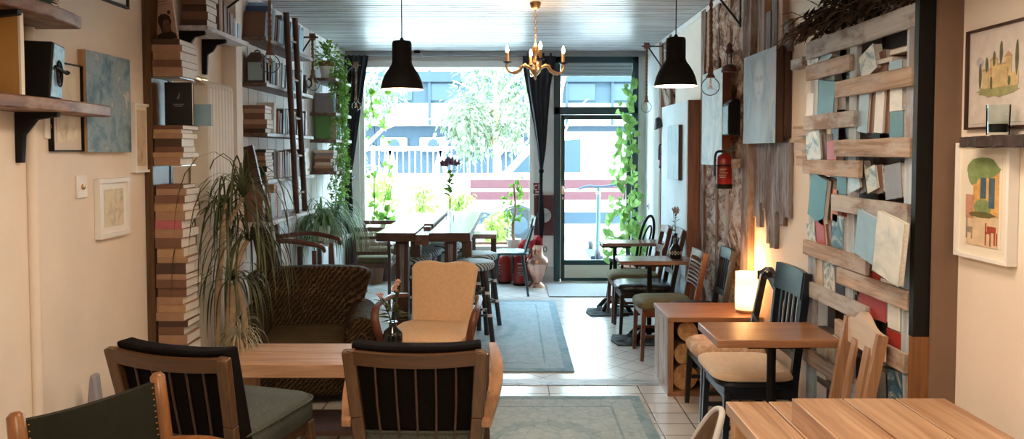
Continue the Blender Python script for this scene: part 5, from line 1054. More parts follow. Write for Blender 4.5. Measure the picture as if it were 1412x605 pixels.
# (px0, px1, py0, py1, tilt, colour, label, depth offset)
pb_ = [(1113, 1131, 70, 92, 20, A4, 'white-blue book lying behind the top left pallet slats', 0), (1128, 1146, 62, 88, 18, LBL, 'light blue book in the top left pocket of the pallet shelf', 0),
 (1186, 1207, 69, 105, 20, A1, 'blue-white picture book leaning in the top right pallet pocket', 0), (1208, 1222, 72, 104, 12, BRN, 'brown book next to the blue-white one in the top right pocket', .02), (1226, 1244, 84, 106, 0, LBL, 'small pale blue book at the right of the top right pocket', 0),
 (1128, 1150, 112, 160, -8, TEA, 'teal book in the second pocket on the left side of the pallet shelf', 0), (1112, 1121, 128, 166, -4, WHT, 'thin white book at the far left of the second pallet pocket', 0), (1150, 1166, 122, 160, 8, GRY, 'grey-brown book beside the teal one in the second pocket', .02), (1133, 1150, 96, 122, 25, A3, 'blue book tucked just below the highest left slat', .03),
 (1184, 1197, 122, 184, -6, LBL, 'pale blue tall book, left in the second right pallet pocket', 0), (1197, 1207, 120, 184, -4, BRN, 'brown tall book right of the pale blue one, second right pocket', .01), (1207, 1218, 118, 184, -5, WHT, 'white tall narrow book in the second right pallet pocket', 0), (1218, 1227, 118, 184, -3, BRN, 'brown tall book right of the white narrow one', .01), (1227, 1244, 118, 154, 0, A2, 'grey-white book upper right in the second right pocket', 0), (1227, 1245, 153, 192, 0, TEA, 'steel blue book under the grey-white one by the right post', 0),
 (1112, 1131, 180, 224, 12, A1, 'blue book with a pale figure on its cover, third left pocket', 0), (1131, 1139, 184, 224, 8, DBR, 'dark book beside the blue book with the pale figure', .01), (1140, 1153, 194, 224, 5, PNK, 'small pinkish book in the third left pallet pocket', 0),
 (1154, 1167, 240, 268, 3, TEA, 'small teal book left of the leaning sky blue books', 0), (1169, 1184, 222, 268, 18, A3, 'sky blue book leaning in the middle right pallet pocket', -.0), (1184, 1192, 220, 268, 16, DBR, 'dark brown book leaning behind the sky blue one', .01), (1194, 1208, 226, 268, 18, A1, 'blue and cream book leaning in the middle right pocket', 0), (1208, 1216, 226, 268, 12, BRN, 'brown book leaning between blue and grey covers', .01), (1220, 1243, 226, 274, 8, GRY, 'large slate grey book by the right post of the pallet shelf', 0),
 (1116, 1138, 242, 304, -12, TEA, 'large teal book leaning in the fourth left pallet pocket', 0), (1136, 1146, 244, 302, -10, BLK, 'black book right behind the large teal one', .02), (1147, 1155, 260, 306, -5, ORG, 'orange-brown thin book in the fourth left pocket', 0), (1155, 1168, 290, 312, 0, RED, 'small red book above the navy cover', .02),
 (1113, 1125, 306, 338, 14, A4, 'sketchy white book in the fifth left pallet pocket', 0), (1124, 1137, 304, 342, 16, RED, 'red book leaning in the fifth left pallet pocket', .0), (1137, 1147, 306, 342, 14, BRN, 'brown book right of the leaning red one', .01), (1147, 1163, 296, 346, -2, A5, 'navy and cream picture book in the fifth left pocket', 0),
 (1203, 1213, 300, 362, -3, BRN, 'brown tall book between the two big pale covers', .02), (1136, 1150, 362, 404, 8, A4, 'cream book with black arc pattern in the sixth left pocket', 0), (1152, 1164, 364, 410, 2, BLK, 'black book with white stripes in the sixth left pocket', 0), (1120, 1134, 358, 396, 4, CRM, 'cream book at the far left of the sixth pocket', .01),
 (1184, 1214, 374, 402, 0, RED, 'red book lying behind the right slat of the sixth row', .01), (1214, 1240, 388, 408, 0, WHT, 'white and red booklet behind the sixth right slat', .0),
 (1184, 1222, 406, 440, 3, RED, 'wide red paperback below the sixth right slat', 0), (1224, 1241, 416, 456, 2, WHT, 'white book beside the wide red paperback', 0), (1222, 1242, 458, 486, 0, RED, 'darker red book below the white one near the right post', .0), (1166, 1182, 406, 446, 4, BLK, 'black book just left of the wide red paperback', .01),
 (1126, 1138, 470, 524, 3, WHT, 'white book low behind the cream-cushioned chair, left', 0), (1139, 1150, 466, 528, -3, CRM, 'cream book low in the pallet shelf behind the chair back', .01), (1224, 1244, 512, 566, 6, A5, 'dark book with a pale edge low at the right end of the pallet shelf', 0), (1190, 1210, 500, 552, 4, GRY, 'grey book low in the pallet shelf behind the light chair', .01)]
def facing(px0, px1, py0, py1, tilt, c, label, off, X=1.475, T=.036):
    Xf = X + off; y1, z1 = yz(px0, py0, Xf); y0, z0 = yz(px1, py1, Xf); yc = (y0 + y1) / 2; s = yc * 1 / FPX
    h = (py1 - py0) * s; w = abs(y1 - y0); ct = math.cos(R(tilt)); h2 = max(.05, (h - w * abs(math.sin(R(tilt)))) / ct) if h > w * 1.2 else h
    zc = HC - ((py0 + py1) / 2 - 208.7) * s
    mx = Matrix(((0, 0, -1), (0, -1, 0), (-1, 0, 0))).to_4x4()    # local x->-z, y->-y, z->-x (cover towards the room)
    o = book(h2, w * .96, T, c, label, (Xf + T, yc, zc), (Matrix.Rotation(R(-tilt), 4, 'X') @ mx).to_euler()); return o
for q in pb_: facing(*q)
facing(1180, 1206, 294, 358, -10, LBL, 'tall pale blue book leaning out in front of the lower left slat', 0, 1.418, .018)
facing(1206, 1243, 298, 386, -9, A2, 'biggest grey-white picture book leaning out in front of the slats', 0, 1.408, .02)
for k, (y0, z, l, c) in enumerate(((3.02, 1.90, .13, BRN), (2.90, 1.925, .16, TAN))):
    book(l, .09, .022, c, ('brown' if k == 0 else 'tan') + ' book lying flat in the top right pallet pocket', (1.525, y0, z), (0, 0, R(90)))
# dried twig bundle on top
t = thing('dried_twig_bundle', 'large dark bundle of dried twigs and leaves lying on the pallet shelf', 'twig bundle', (1.50, 3.2, 2.09))
b = B()
for k in range(520):
    u = rnd(0, 1); y = -.52 + 1.12 * u; th = .13 * (1 - (u * .9) ** 2) + .03; p = V((rnd(-.09, .06), y, th * rnd(.05, 1) + .03)); L = rnd(.08, .22); d = V((rnd(-.35, .1), rnd(.3, 1) * random.choice((1, 1, -1)), rnd(-.45, .35))).normalized()
    q1 = p + d * L * .5 + V((rnd(-.01, .01), 0, rnd(-.01, .02))); q2 = p + d * L + V((rnd(-.02, .02), 0, rnd(-.05, .01)))
    for qq in (q1, q2): qq.z = max(qq.z, -.02 if qq.x < -.07 else .005)
    b.ribbon([p, q1, q2], [rnd(.006, .012), rnd(.012, .022), .002])
for k in range(60):
    y = rnd(-.5, .5); p = V((rnd(-.06, .05), y, rnd(.02, .12))); b.tube([p, p + V((rnd(-.05, .02), rnd(.05, .2), rnd(-.05, .05)))], [.005, .002], 5)
obj('twigs', b, mat('dried_leaf', (.045, .028, .02), .8, ns=14, amt=.6), t, fix=False)
# ================================================================ LAMPS
def pendant(label, x, y, zr):
    t = thing('pendant_lamp', label, 'lamp', (x, y, zr))
    b = B(); b.slab(lambda u, v: (0, 0, 0), lambda u, v: (0, 0, 0), 1, 1) if 0 else None
    out = [(.110, 0), (.108, .012), (.100, .045), (.088, .075), (.070, .105), (.055, .125), (.0505, .14), (.050, .235), (.046, .247), (.012, .252), (.006, .265)]
    b.lathe(out, seg=40, caps=False); obj('lamp_shade', b, mat('charcoal_lamp_metal', (.006, .0055, .0055), .7, amt=.1, spec=.2) if 'lampm' not in M else M['lampm'], t, smooth=True)
    b = B(); b.lathe([(.1085, .001), (.106, .013), (.098, .045), (.086, .075), (.068, .104), (.05, .122), (.02, .13), (.001, .132)], seg=40, caps=False); obj('white_lining', b, M['white'], t, smooth=True)
    b = B(); b.tube([(0, 0, .26), (0, 0, ZC - zr)], .0028, 8); obj('cord', b, M['black'], t)
    b = B(); b.lathe([(.045, ZC - zr - .035), (.05, ZC - zr - .01), (.05, ZC - zr - .001)], seg=24); obj('ceiling_cup', b, M['black'], t, smooth=True)
    b = B(); b.lathe([(.014, .12), (.014, .09), (.03, .065), (.034, .045), (.026, .022), (.001, .014)], seg=20); obj('light_bulb', b, emis('pendant_bulb', (1, .78, .55), 18), t, smooth=True)
    light('pendant_glow', 'POINT', (x, y, zr + .005), 9, (1, .68, .40), .03)
pendant('black bell-shaped pendant lamp hanging left, over the coffee table', -.566, 3.9, 1.868)
pendant('black bell-shaped pendant lamp hanging right, before the stone wall', .842, 3.9, 1.885)
# chandelier
t = thing('chandelier', 'small brass chandelier with lit candle bulbs in the centre of the room', 'chandelier', (.185, 6.0, 2.19)); m = M['brass']
b = B(); b.lathe([(.001, -.075), (.012, -.06), (.005, -.05), (.02, -.035), (.04, -.015), (.045, .005), (.02, .02), (.014, .04), (.03, .06), (.018, .085), (.012, .12), (.026, .15), (.03, .17), (.012, .20), (.006, .22)], seg=24); obj('central_stem', b, m, t, smooth=True)
b = B()
for k in range(9): b.tube([V(((.010 if k % 2 else 0) * math.cos(a), (0 if k % 2 else .010) * math.cos(a), .235 + k * .028 + .018 * math.sin(a))) for a in [R(q * 30) for q in range(13)]], .003, 6)
obj('chain', b, m, t, smooth=True)
b = B(); b.lathe([(.008, .475), (.035, .49), (.045, .53), (.048, .548)], seg=20); obj('ceiling_cup', b, m, t, smooth=True)
for k in range(4):
    a = R(k * 90 + 8); c, s = math.cos(a), math.sin(a); P = lambda r, z: (c * r, s * r, z)
    b = B(); b.tube(spline([P(.02, .0), P(.06, .03), P(.10, .035), P(.125, .0), P(.165, -.02), P(.21, -.01), P(.232, .03), P(.225, .055)], 5), [.012] * 10 + [.015] * 12 + [.009] * 14, 8)
    b.tube(spline([P(.10, .035), P(.085, .05), P(.07, .038), P(.08, .028)], 4), .007, 6); ar = obj('arm', b, m, t, smooth=True)
    b = B(); b.lathe([(.008, .05), (.03, .058), (.036, .066), (.03, .064), (.001, .062)], P(.225, 0), 20); obj('drip_pan', b, M['iron'], ar, smooth=True)
    b = B(); b.lathe([(.0125, .063), (.0125, .135), (.006, .138)], P(.225, 0), 14); obj('candle_sleeve', b, mat('amber_sleeve', (.75, .38, .14), .5, amt=.05) if k == 0 else bpy.data.materials['amber_sleeve'], ar, smooth=True)
    b = B(); b.lathe([(.006, .137), (.013, .152), (.012, .17), (.005, .19), (.001, .198)], P(.225, 0), 12); obj('candle_bulb', b, emis('candle_flame_bulb', (1, .72, .42), 60) if k == 0 else bpy.data.materials['candle_flame_bulb'], ar, smooth=True)
light('chandelier_glow', 'POINT', (.185, 6.0, 2.42), 8, (1, .66, .36), .12)
t = thing('ceiling_sensor', 'small black sensor with a short white wire under the ceiling beam', 'sensor', (-1.10, 8.80, ZC - .022))
b = B(); b.box((0, 0, -.016), (.07, .05, .03)); obj('housing', b, M['black'], t, bev=.004)
b = B(); b.tube([(.03, 0, -.03), (.06, 0, -.05), (.08, 0, -.09)], .003, 6); obj('wire', b, M['white'], t)
# rope pendants on iron brackets
def rope_lamp(label, x, y, zb, ztop, wall, hook=None, r=.06, arm=True):
    t = thing('rope_lamp', label, 'lamp', (x, y, zb))
    b = B(); b.lathe([(.001, -r)] + [(r * math.sin(a), -r * math.cos(a)) for a in [R(k) for k in range(15, 155, 10)]] + [(r * .36, r * .95), (r * .34, r * 1.05)], seg=28, caps=False); obj('globe_bulb', b, M['bulb'], t, smooth=True)
    b = B()
    for k in range(4): a = R(90 * k); b.tube([(0, 0, r), (.012 * math.cos(a), .012 * math.sin(a), .0), (.02 * math.cos(a + 1), .02 * math.sin(a + 1), -.02), (0, 0, .01)], .0016, 5)
    obj('filament', b, M['brass'], t)
    b = B(); b.lathe([(r * .5, r * .95), (r * .42, r * 1.2), (r * .28, r * 1.35), (r * .30, r * 1.9), (r * .2, r * 2.2)], seg=20); obj('socket', b, M['rope'], t, smooth=True)
    b = B(); h = ztop - zb
    b.tube([(0, 0, r * 2), (0, 0, h)], .0095, 8)
    for j in (0, 1): b.tube([V((.006 * math.cos(q * .9 + j * PI), .006 * math.sin(q * .9 + j * PI), r * 2 + q * .011)) for q in range(int((h - r * 2) / .011))], .007, 6)
    if arm:
        for q in range(3): b.tube([V((.0, .0, 0)) + V(((q - 1) * .018, .022 * math.cos(a), h + .003 + .026 * math.sin(a))) for a in [R(w * 30) for w in range(13)]], .008, 6)
    obj('rope', b, M['rope'], t, smooth=True)
    if arm:
        s = 1 if wall > 0 else -1; g = thing('iron_bracket', label.split(' with')[0].replace('rope lamp', 'black iron wall bracket carrying the rope lamp') if 0 else 'black triangular iron bracket that holds the ' + hook, 'bracket', (wall, y, ztop))
        L = abs(wall - x) + .05
        b = B(); b.b2((-s * .001, -.012, -.24), (-s * .012, .012, .03)); b.b2((-s * .001, -.012, -.008), (-s * L, .012, .004)); b.bar((-s * .008, 0, -.22), (-s * L * .72, 0, -.004), .014, .006, (0, 1, 0)); obj('bracket_arm', b, M['iron'], g)
rope_lamp('round globe bulb on thick rope at the near left shelves', -1.60, 5.02, 2.13, 2.66, XL, 'rope bulb nearest on the left', .062)
rope_lamp('globe bulb on rope beside the ladder, left wall', -1.80, 6.85, 2.16, 2.58, XL, 'rope bulb beside the ladder', .06)
rope_lamp('small globe bulb on rope next to the trailing plant by the curtain', -1.72, 8.35, 2.05, 2.50, XL, 'rope bulb by the curtain', .05)
rope_lamp('globe bulb on rope in front of the pale abstract canvas, right wall', 1.33, 5.08, 1.985, 2.62, 1.53, 'rope bulb before the pale canvas', .062)
rope_lamp('globe bulb on rope beside the glass door, right wall', 1.37, 7.72, 2.0, 2.62, 1.54, 'rope bulb beside the door', .055)
# black clip lamp and electrical boxes on the right
t = thing('clip_spotlight', 'small black spotlight on the stone wall beside the white pier', 'lamp', (1.52, 7.45, 1.83))
b = B(); b.lathe([(.075, 0), (.07, .01), (.035, .07), (.02, .10)], seg=24); o = obj('lamp_shade', b, M['iron'], t, smooth=True); o.rotation_euler = (0, R(-25), 0); o.location = (-.05, 0, -.04)
b = B(); b.tube([(-.02, 0, .05), (.0, 0, .10), (.03, 0, .14)], .012, 8); b.b2((.0, -.02, .02), (.04, .02, .12)); obj('bracket', b, M['iron'], t)
t = thing('speaker_box', 'black rounded box speaker with bluish front above the large extinguisher', 'speaker', (1.50, 5.13, 1.78))
b = B(); b.prism([(-.02, -.12), (.03, -.12), (.03, .10), (.02, .12), (-.01, .125), (-.05, .09), (-.05, -.12)], (0, .07, 0), (1, 0, 0), (0, 0, 1), .14); obj('housing', b, M['black'], t, bev=.006)
b = B(); b.b2((-.054, -.062, -.11), (-.05, .062, .075)); obj('front_grille', b, mat('blue_black_grille', (.06, .12, .16), .4, ns=60, amt=.9), t)
t = thing('oil_lantern', 'old dark red oil lantern hanging on the timber above the black speaker', 'lantern', (1.475, 5.15, 2.09))
b = B(); b.lathe([(.055, 0), (.05, .02), (.045, .035), (.02, .05)], seg=20); obj('fuel_base', b, M['rusty'] if 'rusty' in M else mat('rusty_red_base', (.10, .03, .025), .5, ns=30, amt=.5), t, smooth=True)
b = B(); b.lathe([(.025, .125), (.03, .14), (.018, .16), (.022, .175), (.008, .195)], seg=16); obj('cap', b, mat('rusty_dark_red', (.10, .03, .025), .5, ns=30, amt=.5), t, smooth=True)
b = B(); b.lathe([(.022, .05), (.034, .085), (.024, .125)], seg=16, caps=False); obj('glass_chimney', b, M['gl'], t, smooth=True)
b = B()
for s in (-1, 1): b.tube([(0, s * .045, .02), (0, s * .05, .09), (0, s * .025, .15)], .004, 6)
b.tube(arc((0, 0, .16), .04, 0, 180, 8, (0, 1, 0)), .003, 6); obj('wire_guard', b, M['iron'], t, smooth=True)
# extinguishers
def extinguisher(label, loc, r, h, rz=0, wall=False, plate=True):
    t = thing('fire_extinguisher', label, 'fire extinguisher', loc, rz)
    b = B(); b.lathe([(r * .9, .0), (r, .02), (r, h * .78), (r * .9, h * .86), (r * .45, h * .93), (r * .25, h * .95)], seg=28); obj('cylinder', b, M['red'], t, smooth=True)
    b = B(); b.lathe([(r * 1.03, 0), (r * 1.03, .03)], seg=28); obj('foot_ring', b, M['black'], t)
    b = B(); b.lathe([(r * .25, h * .94), (r * .25, h * 1.02)], seg=12); b.bar((0, 0, h * 1.02), (r * 1.3, 0, h * 1.12), .018, .01); b.bar((0, 0, h * 1.0), (r * 1.3, 0, h * 1.03), .018, .01); obj('valve_handle', b, M['iron'], t)
    b = B(); b.tube(spline([(-r * .2, 0, h), (-r * .9, -.02, h * .98), (-r * 1.12, -.03, h * .8), (-r * 1.15, -.03, h * .35)]), .009, 8); obj('hose', b, M['iron'], t, smooth=True)
    b = B(); n = 12; b.slab(lambda u, v: (r * 1.012 * math.cos(R(-160 + 140 * u)), r * 1.012 * math.sin(R(-160 + 140 * u)), h * (.25 + .42 * v)), lambda u, v: (.0, 0, 0.0005), n, 1); lab = obj('label_sleeve', b, mat('dark_red_label', (.33, .02, .015), .4, amt=.1) if 'dark_red_label' not in bpy.data.materials else bpy.data.materials['dark_red_label'], t)
    b = B()
    for i, (z, hh) in enumerate(((.60, .03), (.52, .012), (.47, .012), (.42, .012), (.36, .012), (.30, .02))):
        w0 = -125 + 6 * (i % 2); b.slab(lambda u, v: (r * 1.03 * math.cos(R(w0 + (60 - 8 * (i % 3)) * u)), r * 1.03 * math.sin(R(w0 + (60 - 8 * (i % 3)) * u)), h * (z + hh * v)), lambda u, v: (0, 0, .0004), 8, 1)
    obj('label_print', b, M['paper'], lab)
    if wall:
        b = B(); b.lathe([(r * 1.06, h * .60), (r * 1.06, h * .64)], seg=28); b.b2((-.02, r * .8, h * .3), (.02, r + .03, h * .9)); obj('strap_bracket', b, M['black'], t)
    return t
extinguisher('red fire extinguisher strapped to the timber post on the right wall', (1.435, 5.10, 1.30), .052, .25, R(-20), True)
def text(s, size, loc, rot, m, parent, ext=.0006):
    c = bpy.data.curves.new('lettering', 'FONT'); c.body = s; c.size = size; c.align_x = 'CENTER'; c.extrude = ext
    o = bpy.data.objects.new('lettering', c); dg = bpy.context.evaluated_depsgraph_get(); COL.objects.link(o); dg.update(); me = bpy.data.meshes.new_from_object(o.evaluated_get(dg)); bpy.data.objects.remove(o)
    q = bpy.data.objects.new('lettering', me); COL.objects.link(q); me.materials.clear(); me.materials.append(m); q.parent = parent; q.location = loc; q.rotation_euler = rot; return q
extinguisher('small red extinguisher fixed on the stone wall beyond the white pier', (1.53, 7.62, 1.38), .045, .24, 0, True)
extinguisher('red fire extinguisher on the floor beside the copper urn', (.10, 8.72, .0), .085, .42, R(10))
extinguisher('second red extinguisher half hidden behind the one by the copper urn', (-.085, 8.84, .0), .075, .36, R(-60))
# copper urn with red cloth
t = thing('copper_urn', 'tall rose-copper urn with small ring handles on the floor by the door', 'urn', (.285, 8.62, 0))
b = B(); b.lathe([(.10, 0), (.095, .015), (.055, .05), (.06, .08), (.10, .16), (.128, .25), (.132, .30), (.115, .335), (.08, .355), (.065, .40), (.068, .45), (.085, .485), (.078, .485), (.06, .44), (.055, .38)], seg=36, caps=False); obj('body', b, M['copper'], t, smooth=True)
for s in (-1, 1):
    b = B(); b.tube([V((s * (.095 + .02 * math.cos(a)), 0, .43 + .03 * math.sin(a))) for a in [R(k * 30) for k in range(13)]], .005, 8); obj('ring_handle', b, M['iron'], t, smooth=True)
b = B(); b.slab(lambda u, v: (-.17 + .27 * u + .02 * math.sin(v * 9), -.07 + .14 * v + .02 * math.sin(u * 11), .50 - .30 * max(0, .38 - u) + .05 * math.sin(u * 9 + v * 5) * math.sin(v * 6 + 1) + .03 * mnoise.noise(V((u * 7, v * 7, 0)))), lambda u, v: (0, .0, .03), 20, 12); tag(obj('red_cloth', b, M['redc'], smooth=True), 'crumpled red cloth draped over the top of the copper urn', 'cloth').location = (.235, 8.62, .0)
# hose cabinet and sign on the wall between window and door
t = thing('hose_cabinet', 'dark maroon wall cabinet with a round pale dial between window and door', 'cabinet', (.38, YB, .79))
b = B(); b.b2((-.12, -.05, -.24), (.12, -.001, .24)); obj('cabinet_body', b, mat('maroon_panel', (.09, .02, .03), .5, amt=.1), t, bev=.004)
b = B(); b.lathe([(.085, 0), (.085, .012), (.07, .018), (.055, .012), (.05, .02), (.001, .02)], seg=28); o = obj('round_dial', b, mat('pale_grey_dial', (.42, .48, .50), .4, ns=9, amt=.3), t, smooth=True); o.rotation_euler = (R(90), 0, 0); o.location = (0, -.05, -.0)
for x in (-.1, .1):
    for z in (-.22, .22): b = B(); b.lathe([(.006, 0), (.004, .003)], seg=8); q = obj('screw', b, M['chrome'], t); q.rotation_euler = (R(90), 0, 0); q.location = (x, -.05, z)
t = thing('fire_sign', 'small dark red fire-safety sign above the maroon cabinet', 'sign', (.30, YB, 1.11))
b = B(); b.b2((-.045, -.006, -.065), (.045, -.001, .065)); obj('sign_plate', b, mat('sign_red', (.20, .02, .03), .4, amt=.05), t); b = B(); b.tube(arc((-.012, -.008, .01), .028, 60, 300, 10), .005, 6); b.b2((-.02, -.008, -.05), (.02, -.006, -.035)); b.b2((.018, -.008, -.02), (.026, -.006, .05)); obj('sign_symbol', b, M['white'], t)
# curtains
def curtain(label, pts, depth, y, n, m='curtain'):
    """pts: (z, x_left, x_right) from top down; folds along the width"""
    t = thing('curtain', label, 'curtain', (0, y, 0)); zs = [p[0] for p in pts]
    def at(v):
        z = zs[0] + (zs[-1] - zs[0]) * v
        for (za, a, b_), (zb_, c, d) in zip(pts, pts[1:]):
            if zb_ <= z <= za + 1e-6: k = (za - z) / (za - zb_); k2 = k; return z, a + (c - a) * k2, b_ + (d - b_) * k2
        return zs[-1], pts[-1][1], pts[-1][2]
    def f(u, v):
        z, a, c = at(v); w = c - a; return (a + w * u, depth * min(1, w * 4 + .25) * math.sin(u * n * PI + math.sin(v * 3) * .6) + .01 * mnoise.noise(V((u * 5, v * 9, 2))), z)
    b = B(); b.slab(f, lambda u, v: (0, .004, 0), n * 6, 40); obj('cloth_folds', b, M[m], t, smooth=True); return t
cr = curtain('dark curtain gathered between the window and the glass door', [(2.70, .13, .52), (2.55, .125, .50), (2.3, .17, .45), (1.9, .25, .42), (1.6, .30, .40), (1.35, .325, .365), (1.1, .32, .36), (.75, .30, .385), (.52, .315, .365)], .035, 8.90, 9)
b = B(); b.lathe([(.028, -.02), (.032, 0), (.028, .02)], (.345, 0, 1.32), 12); obj('tie_band', b, M['black'], cr, smooth=True)
cl = curtain('dark curtain drawn to the left side of the window and tied back', [(2.66, -2.0 + .06, -1.66), (2.4, -1.94, -1.70), (1.9, -1.94, -1.77), (1.5, -1.945, -1.83), (1.25, -1.95, -1.87), (1.1, -1.95, -1.86), (.5, -1.95, -1.84), (.1, -1.95, -1.85)], .04, 8.78, 9)
b = B(); b.tube([(-1.93, -.05, 1.25), (-1.86, -.06, 1.22), (-1.85, .03, 1.25)], .02, 8); obj('tie_band', b, M['black'], cl, smooth=True)
# ================================================================ VASES
def blossom(b, p, r, mi, n=9, up=(0, 0, 1)):
    for k in range(n):
        a = k * 2.4; e = .3 + .9 * (k / n); d = V((math.cos(a) * math.cos(e), math.sin(a) * math.cos(e), math.sin(e))); b.leaf(V(p) - V((0, 0, r * .3)), d, r * 1.15, r * .9, mi, -.3)
PINKF = mat('pale_pink_petals', (.66, .42, .32), .7, amt=.15); 
def bottle_vase(label, loc, prof, m, flowers, fm, leafm='leafd', seg=28, glassy=False):
    t = thing('flower_vase', label, 'vase', loc)
    b = B(); b.lathe(prof, seg=seg, caps=False); obj('bottle', b, m, t, smooth=True)
    for fl in flowers:
        top, pts, r, kind = fl; b = B(); b.tube(spline(pts + [top], 4), .0022, 6)
        p0, p1 = V(pts[-1]), V(top)
        for k in range(4): q = p0.lerp(p1, .1 + .2 * k); b.leaf(q, (rnd(-1, 1), rnd(-.6, .6), rnd(0, .5)), .045, .02)
        s = obj('flower_stem', b, M[leafm], t, fix=False)
        b = B()
        for q in ([top] if kind == 1 else [V(top) + V((rnd(-.02, .02), rnd(-.02, .02), rnd(-.03, .01))) for _ in range(kind)]): blossom(b, q, r, 0)
        obj('blossom', b, fm, s, fix=False)
    return t
dk = mat('near_black_glass', (.006, .008, .009), .12, amt=0)
bp_ = [(.001, .001), (.048, .001), (.051, .01), (.051, .095), (.046, .115), (.022, .135), (.019, .15), (.024, .158), (.024, .165), (.018, .165)]
bottle_vase('black bottle vase with dried pale roses on the coffee table', (-.622, 3.90, .50), bp_, dk,
    [((-.06, .01, .305), [(0, 0, .05), (-.01, 0, .17)], .016, 1), ((-.075, .0, .30), [(0, 0, .05), (-.02, 0, .2)], .014, 2), ((.03, 0, .36), [(0, 0, .05), (.01, 0, .2)], .017, 4), ((.045, .01, .37), [(0, 0, .05), (.015, 0, .22)], .016, 3), ((.02, .02, .33), [(0, 0, .05), (.01, 0, .2)], .016, 3)], PINKF)
b = B()
for k in range(16): a = rnd(0, 6.28); b.leaf((math.cos(a) * .01, math.sin(a) * .01, .17 + rnd(0, .06)), (math.cos(a), math.sin(a), rnd(-.1, .8)), rnd(.05, .10), .022)
o = obj('vase_foliage', b, M['leafd'], [q for q in bpy.data.objects if q.name == 'flower_vase'][0], fix=False)
bottle_vase('dark patterned bottle with one white rose on the small wall table', (1.33, 6.11, .68), [(.001, .001), (.042, .001), (.052, .03), (.05, .07), (.03, .105), (.016, .13), (.014, .19), (.019, .205), (.015, .205)], dk,
    [((0, 0, .40), [(0, 0, .05), (0, 0, .2)], .04, 1), ((-.02, 0, .38), [(0, 0, .05), (0, 0, .2)], .028, 2)], mat('dusky_white_petals', (.48, .48, .55), .7, amt=.2))
b = B()
for k in range(14):
    a = k * 2 * PI / 14; b.tube([V((.0525 * math.cos(a) - .006 * math.sin(a) * math.cos(q), .0525 * math.sin(a) + .006 * math.cos(a) * math.cos(q), .05 + .013 * math.sin(q))) for q in [R(w * 45) for w in range(9)]], .0014, 4)
obj('white_pattern', b, M['white'], [q for q in bpy.data.objects if q.name.startswith('flower_vase')][-1] if 0 else bpy.data.objects['flower_vase.001'])
bottle_vase('slim clear glass vase with a dark rose on the high table', (-.585, 7.1, .90), [(.001, .001), (.038, .002), (.036, .05), (.022, .09), (.03, .14), (.028, .14), (.019, .09), (.03, .05)], M['gl'],
    [((.0, 0, .56), [(0, 0, .02), (0, 0, .25)], .06, 2), ((-.05, 0, .54), [(0, 0, .02), (0, 0, .25)], .05, 2), ((.05, 0, .55), [(0, 0, .02), (0, 0, .25)], .05, 2)], mat('mauve_petals', (.30, .20, .34), .7, amt=.3))
b = B()
for k in range(16): a = rnd(0, 6.28); b.leaf((0, 0, rnd(.22, .46)), (math.cos(a), math.sin(a), .5), rnd(.08, .12), .06)
obj('rose_leaves', b, M['leaf'], bpy.data.objects['flower_vase.002'], fix=False)
# ================================================================ PLANTS
def blades(b, c, n, L0, L1, w, up=(.7, 1.4), droop=1.6, seg=8, mi=0, az=None, zmin=None, xmin=None):
    for k in range(n):
        a = rnd(*(az or (0, 2 * PI))); e = rnd(*up); L = rnd(L0, L1); p = V(c); d = V((math.cos(a) * math.cos(e), math.sin(a) * math.cos(e), math.sin(e))); pts = [p.copy()]
        for q in range(seg):
            p = p + d * (L / seg); d = (d + V((0, 0, -droop / seg * (1.2 + q * .25)))).normalized()
            if xmin is not None and p.x < xmin: p.x = xmin
            if zmin is not None and p.z < zmin: p.z = zmin
            pts.append(p.copy())
        b.ribbon(pts, [w * f for f in ([.6] + [1] * (seg - 3) + [.8, .45, .08])][:seg + 1], side=(-math.sin(a), math.cos(a), 0), mi=mi)
# ponytail/dracaena by the radiator
t = thing('potted_dracaena', 'tall dracaena with long drooping narrow leaves beside the book tower', 'plant', (-1.665, 4.36, 0))
b = B(); b.lathe([(.07, 0), (.08, .02), (.10, .22), (.105, .24), (.09, .24), (.085, .21), (.001, .21)], seg=28); obj('pot', b, M['terra'], t, smooth=True)
for nm, pts, r in (('trunk', [(0, 0, .2), (.02, .0, .5), (.035, 0, .78)], [.035, .03, .026]), ('trunk', [(-.05, .03, .2), (-.06, .02, .6), (-.02, .0, 1.0), (.0, .02, 1.25)], [.022, .02, .016, .014]), ('trunk', [(.05, .05, .2), (.09, .05, .55), (.05, .03, .85), (.12, .06, 1.05)], [.022, .02, .016, .012])):
    b = B(); b.tube(spline(pts, 6), [r[0] - (r[0] - r[-1]) * k / (6 * (len(pts) - 1)) for k in range(6 * (len(pts) - 1) + 1)], 10); obj('trunk', b, M['bark'], t, smooth=True)
b = B()
blades(b, (0, .02, 1.18), 55, .45, .85, .010, (.3, 1.35), 3.4, xmin=-.22); blades(b, (.12, .06, 1.02), 42, .4, .75, .010, (.2, 1.3), 3.4, xmin=-.22); blades(b, (.035, 0, .80), 34, .35, .6, .010, (.1, 1.1), 3.4, xmin=-.22); blades(b, (.10, .02, 1.28), 34, .5, .95, .009, (.5, 1.4), 3.4, xmin=-.22)
obj('drooping_leaves', b, M['leafd'], t, fix=False)
b = B(); b.tube([(0, .02, 1.1), (.10, .02, 1.28)], .01, 8); obj('side_stem', b, M['bark'], t, smooth=True)
# airy plant before the club armchair
t = thing('air_plant', 'small feathery plant with fine pale leaves in front of the club armchair arm', 'plant', (-1.47, 3.95, .50))
t.location = (-1.46, 4.0, .50)
b = B(); b.lathe([(.03, 0), (.04, .03), (.036, .055), (.001, .05)], seg=20); obj('pot', b, M['terra'], t, smooth=True)
b = B(); blades(b, (0, 0, .05), 130, .13, .27, .004, (.1, 1.5), 2.2); obj('fine_leaves', b, leafmat('silver_green_leaf', (.22, .21, .13), (.42, .38, .26), .2), t, fix=False)
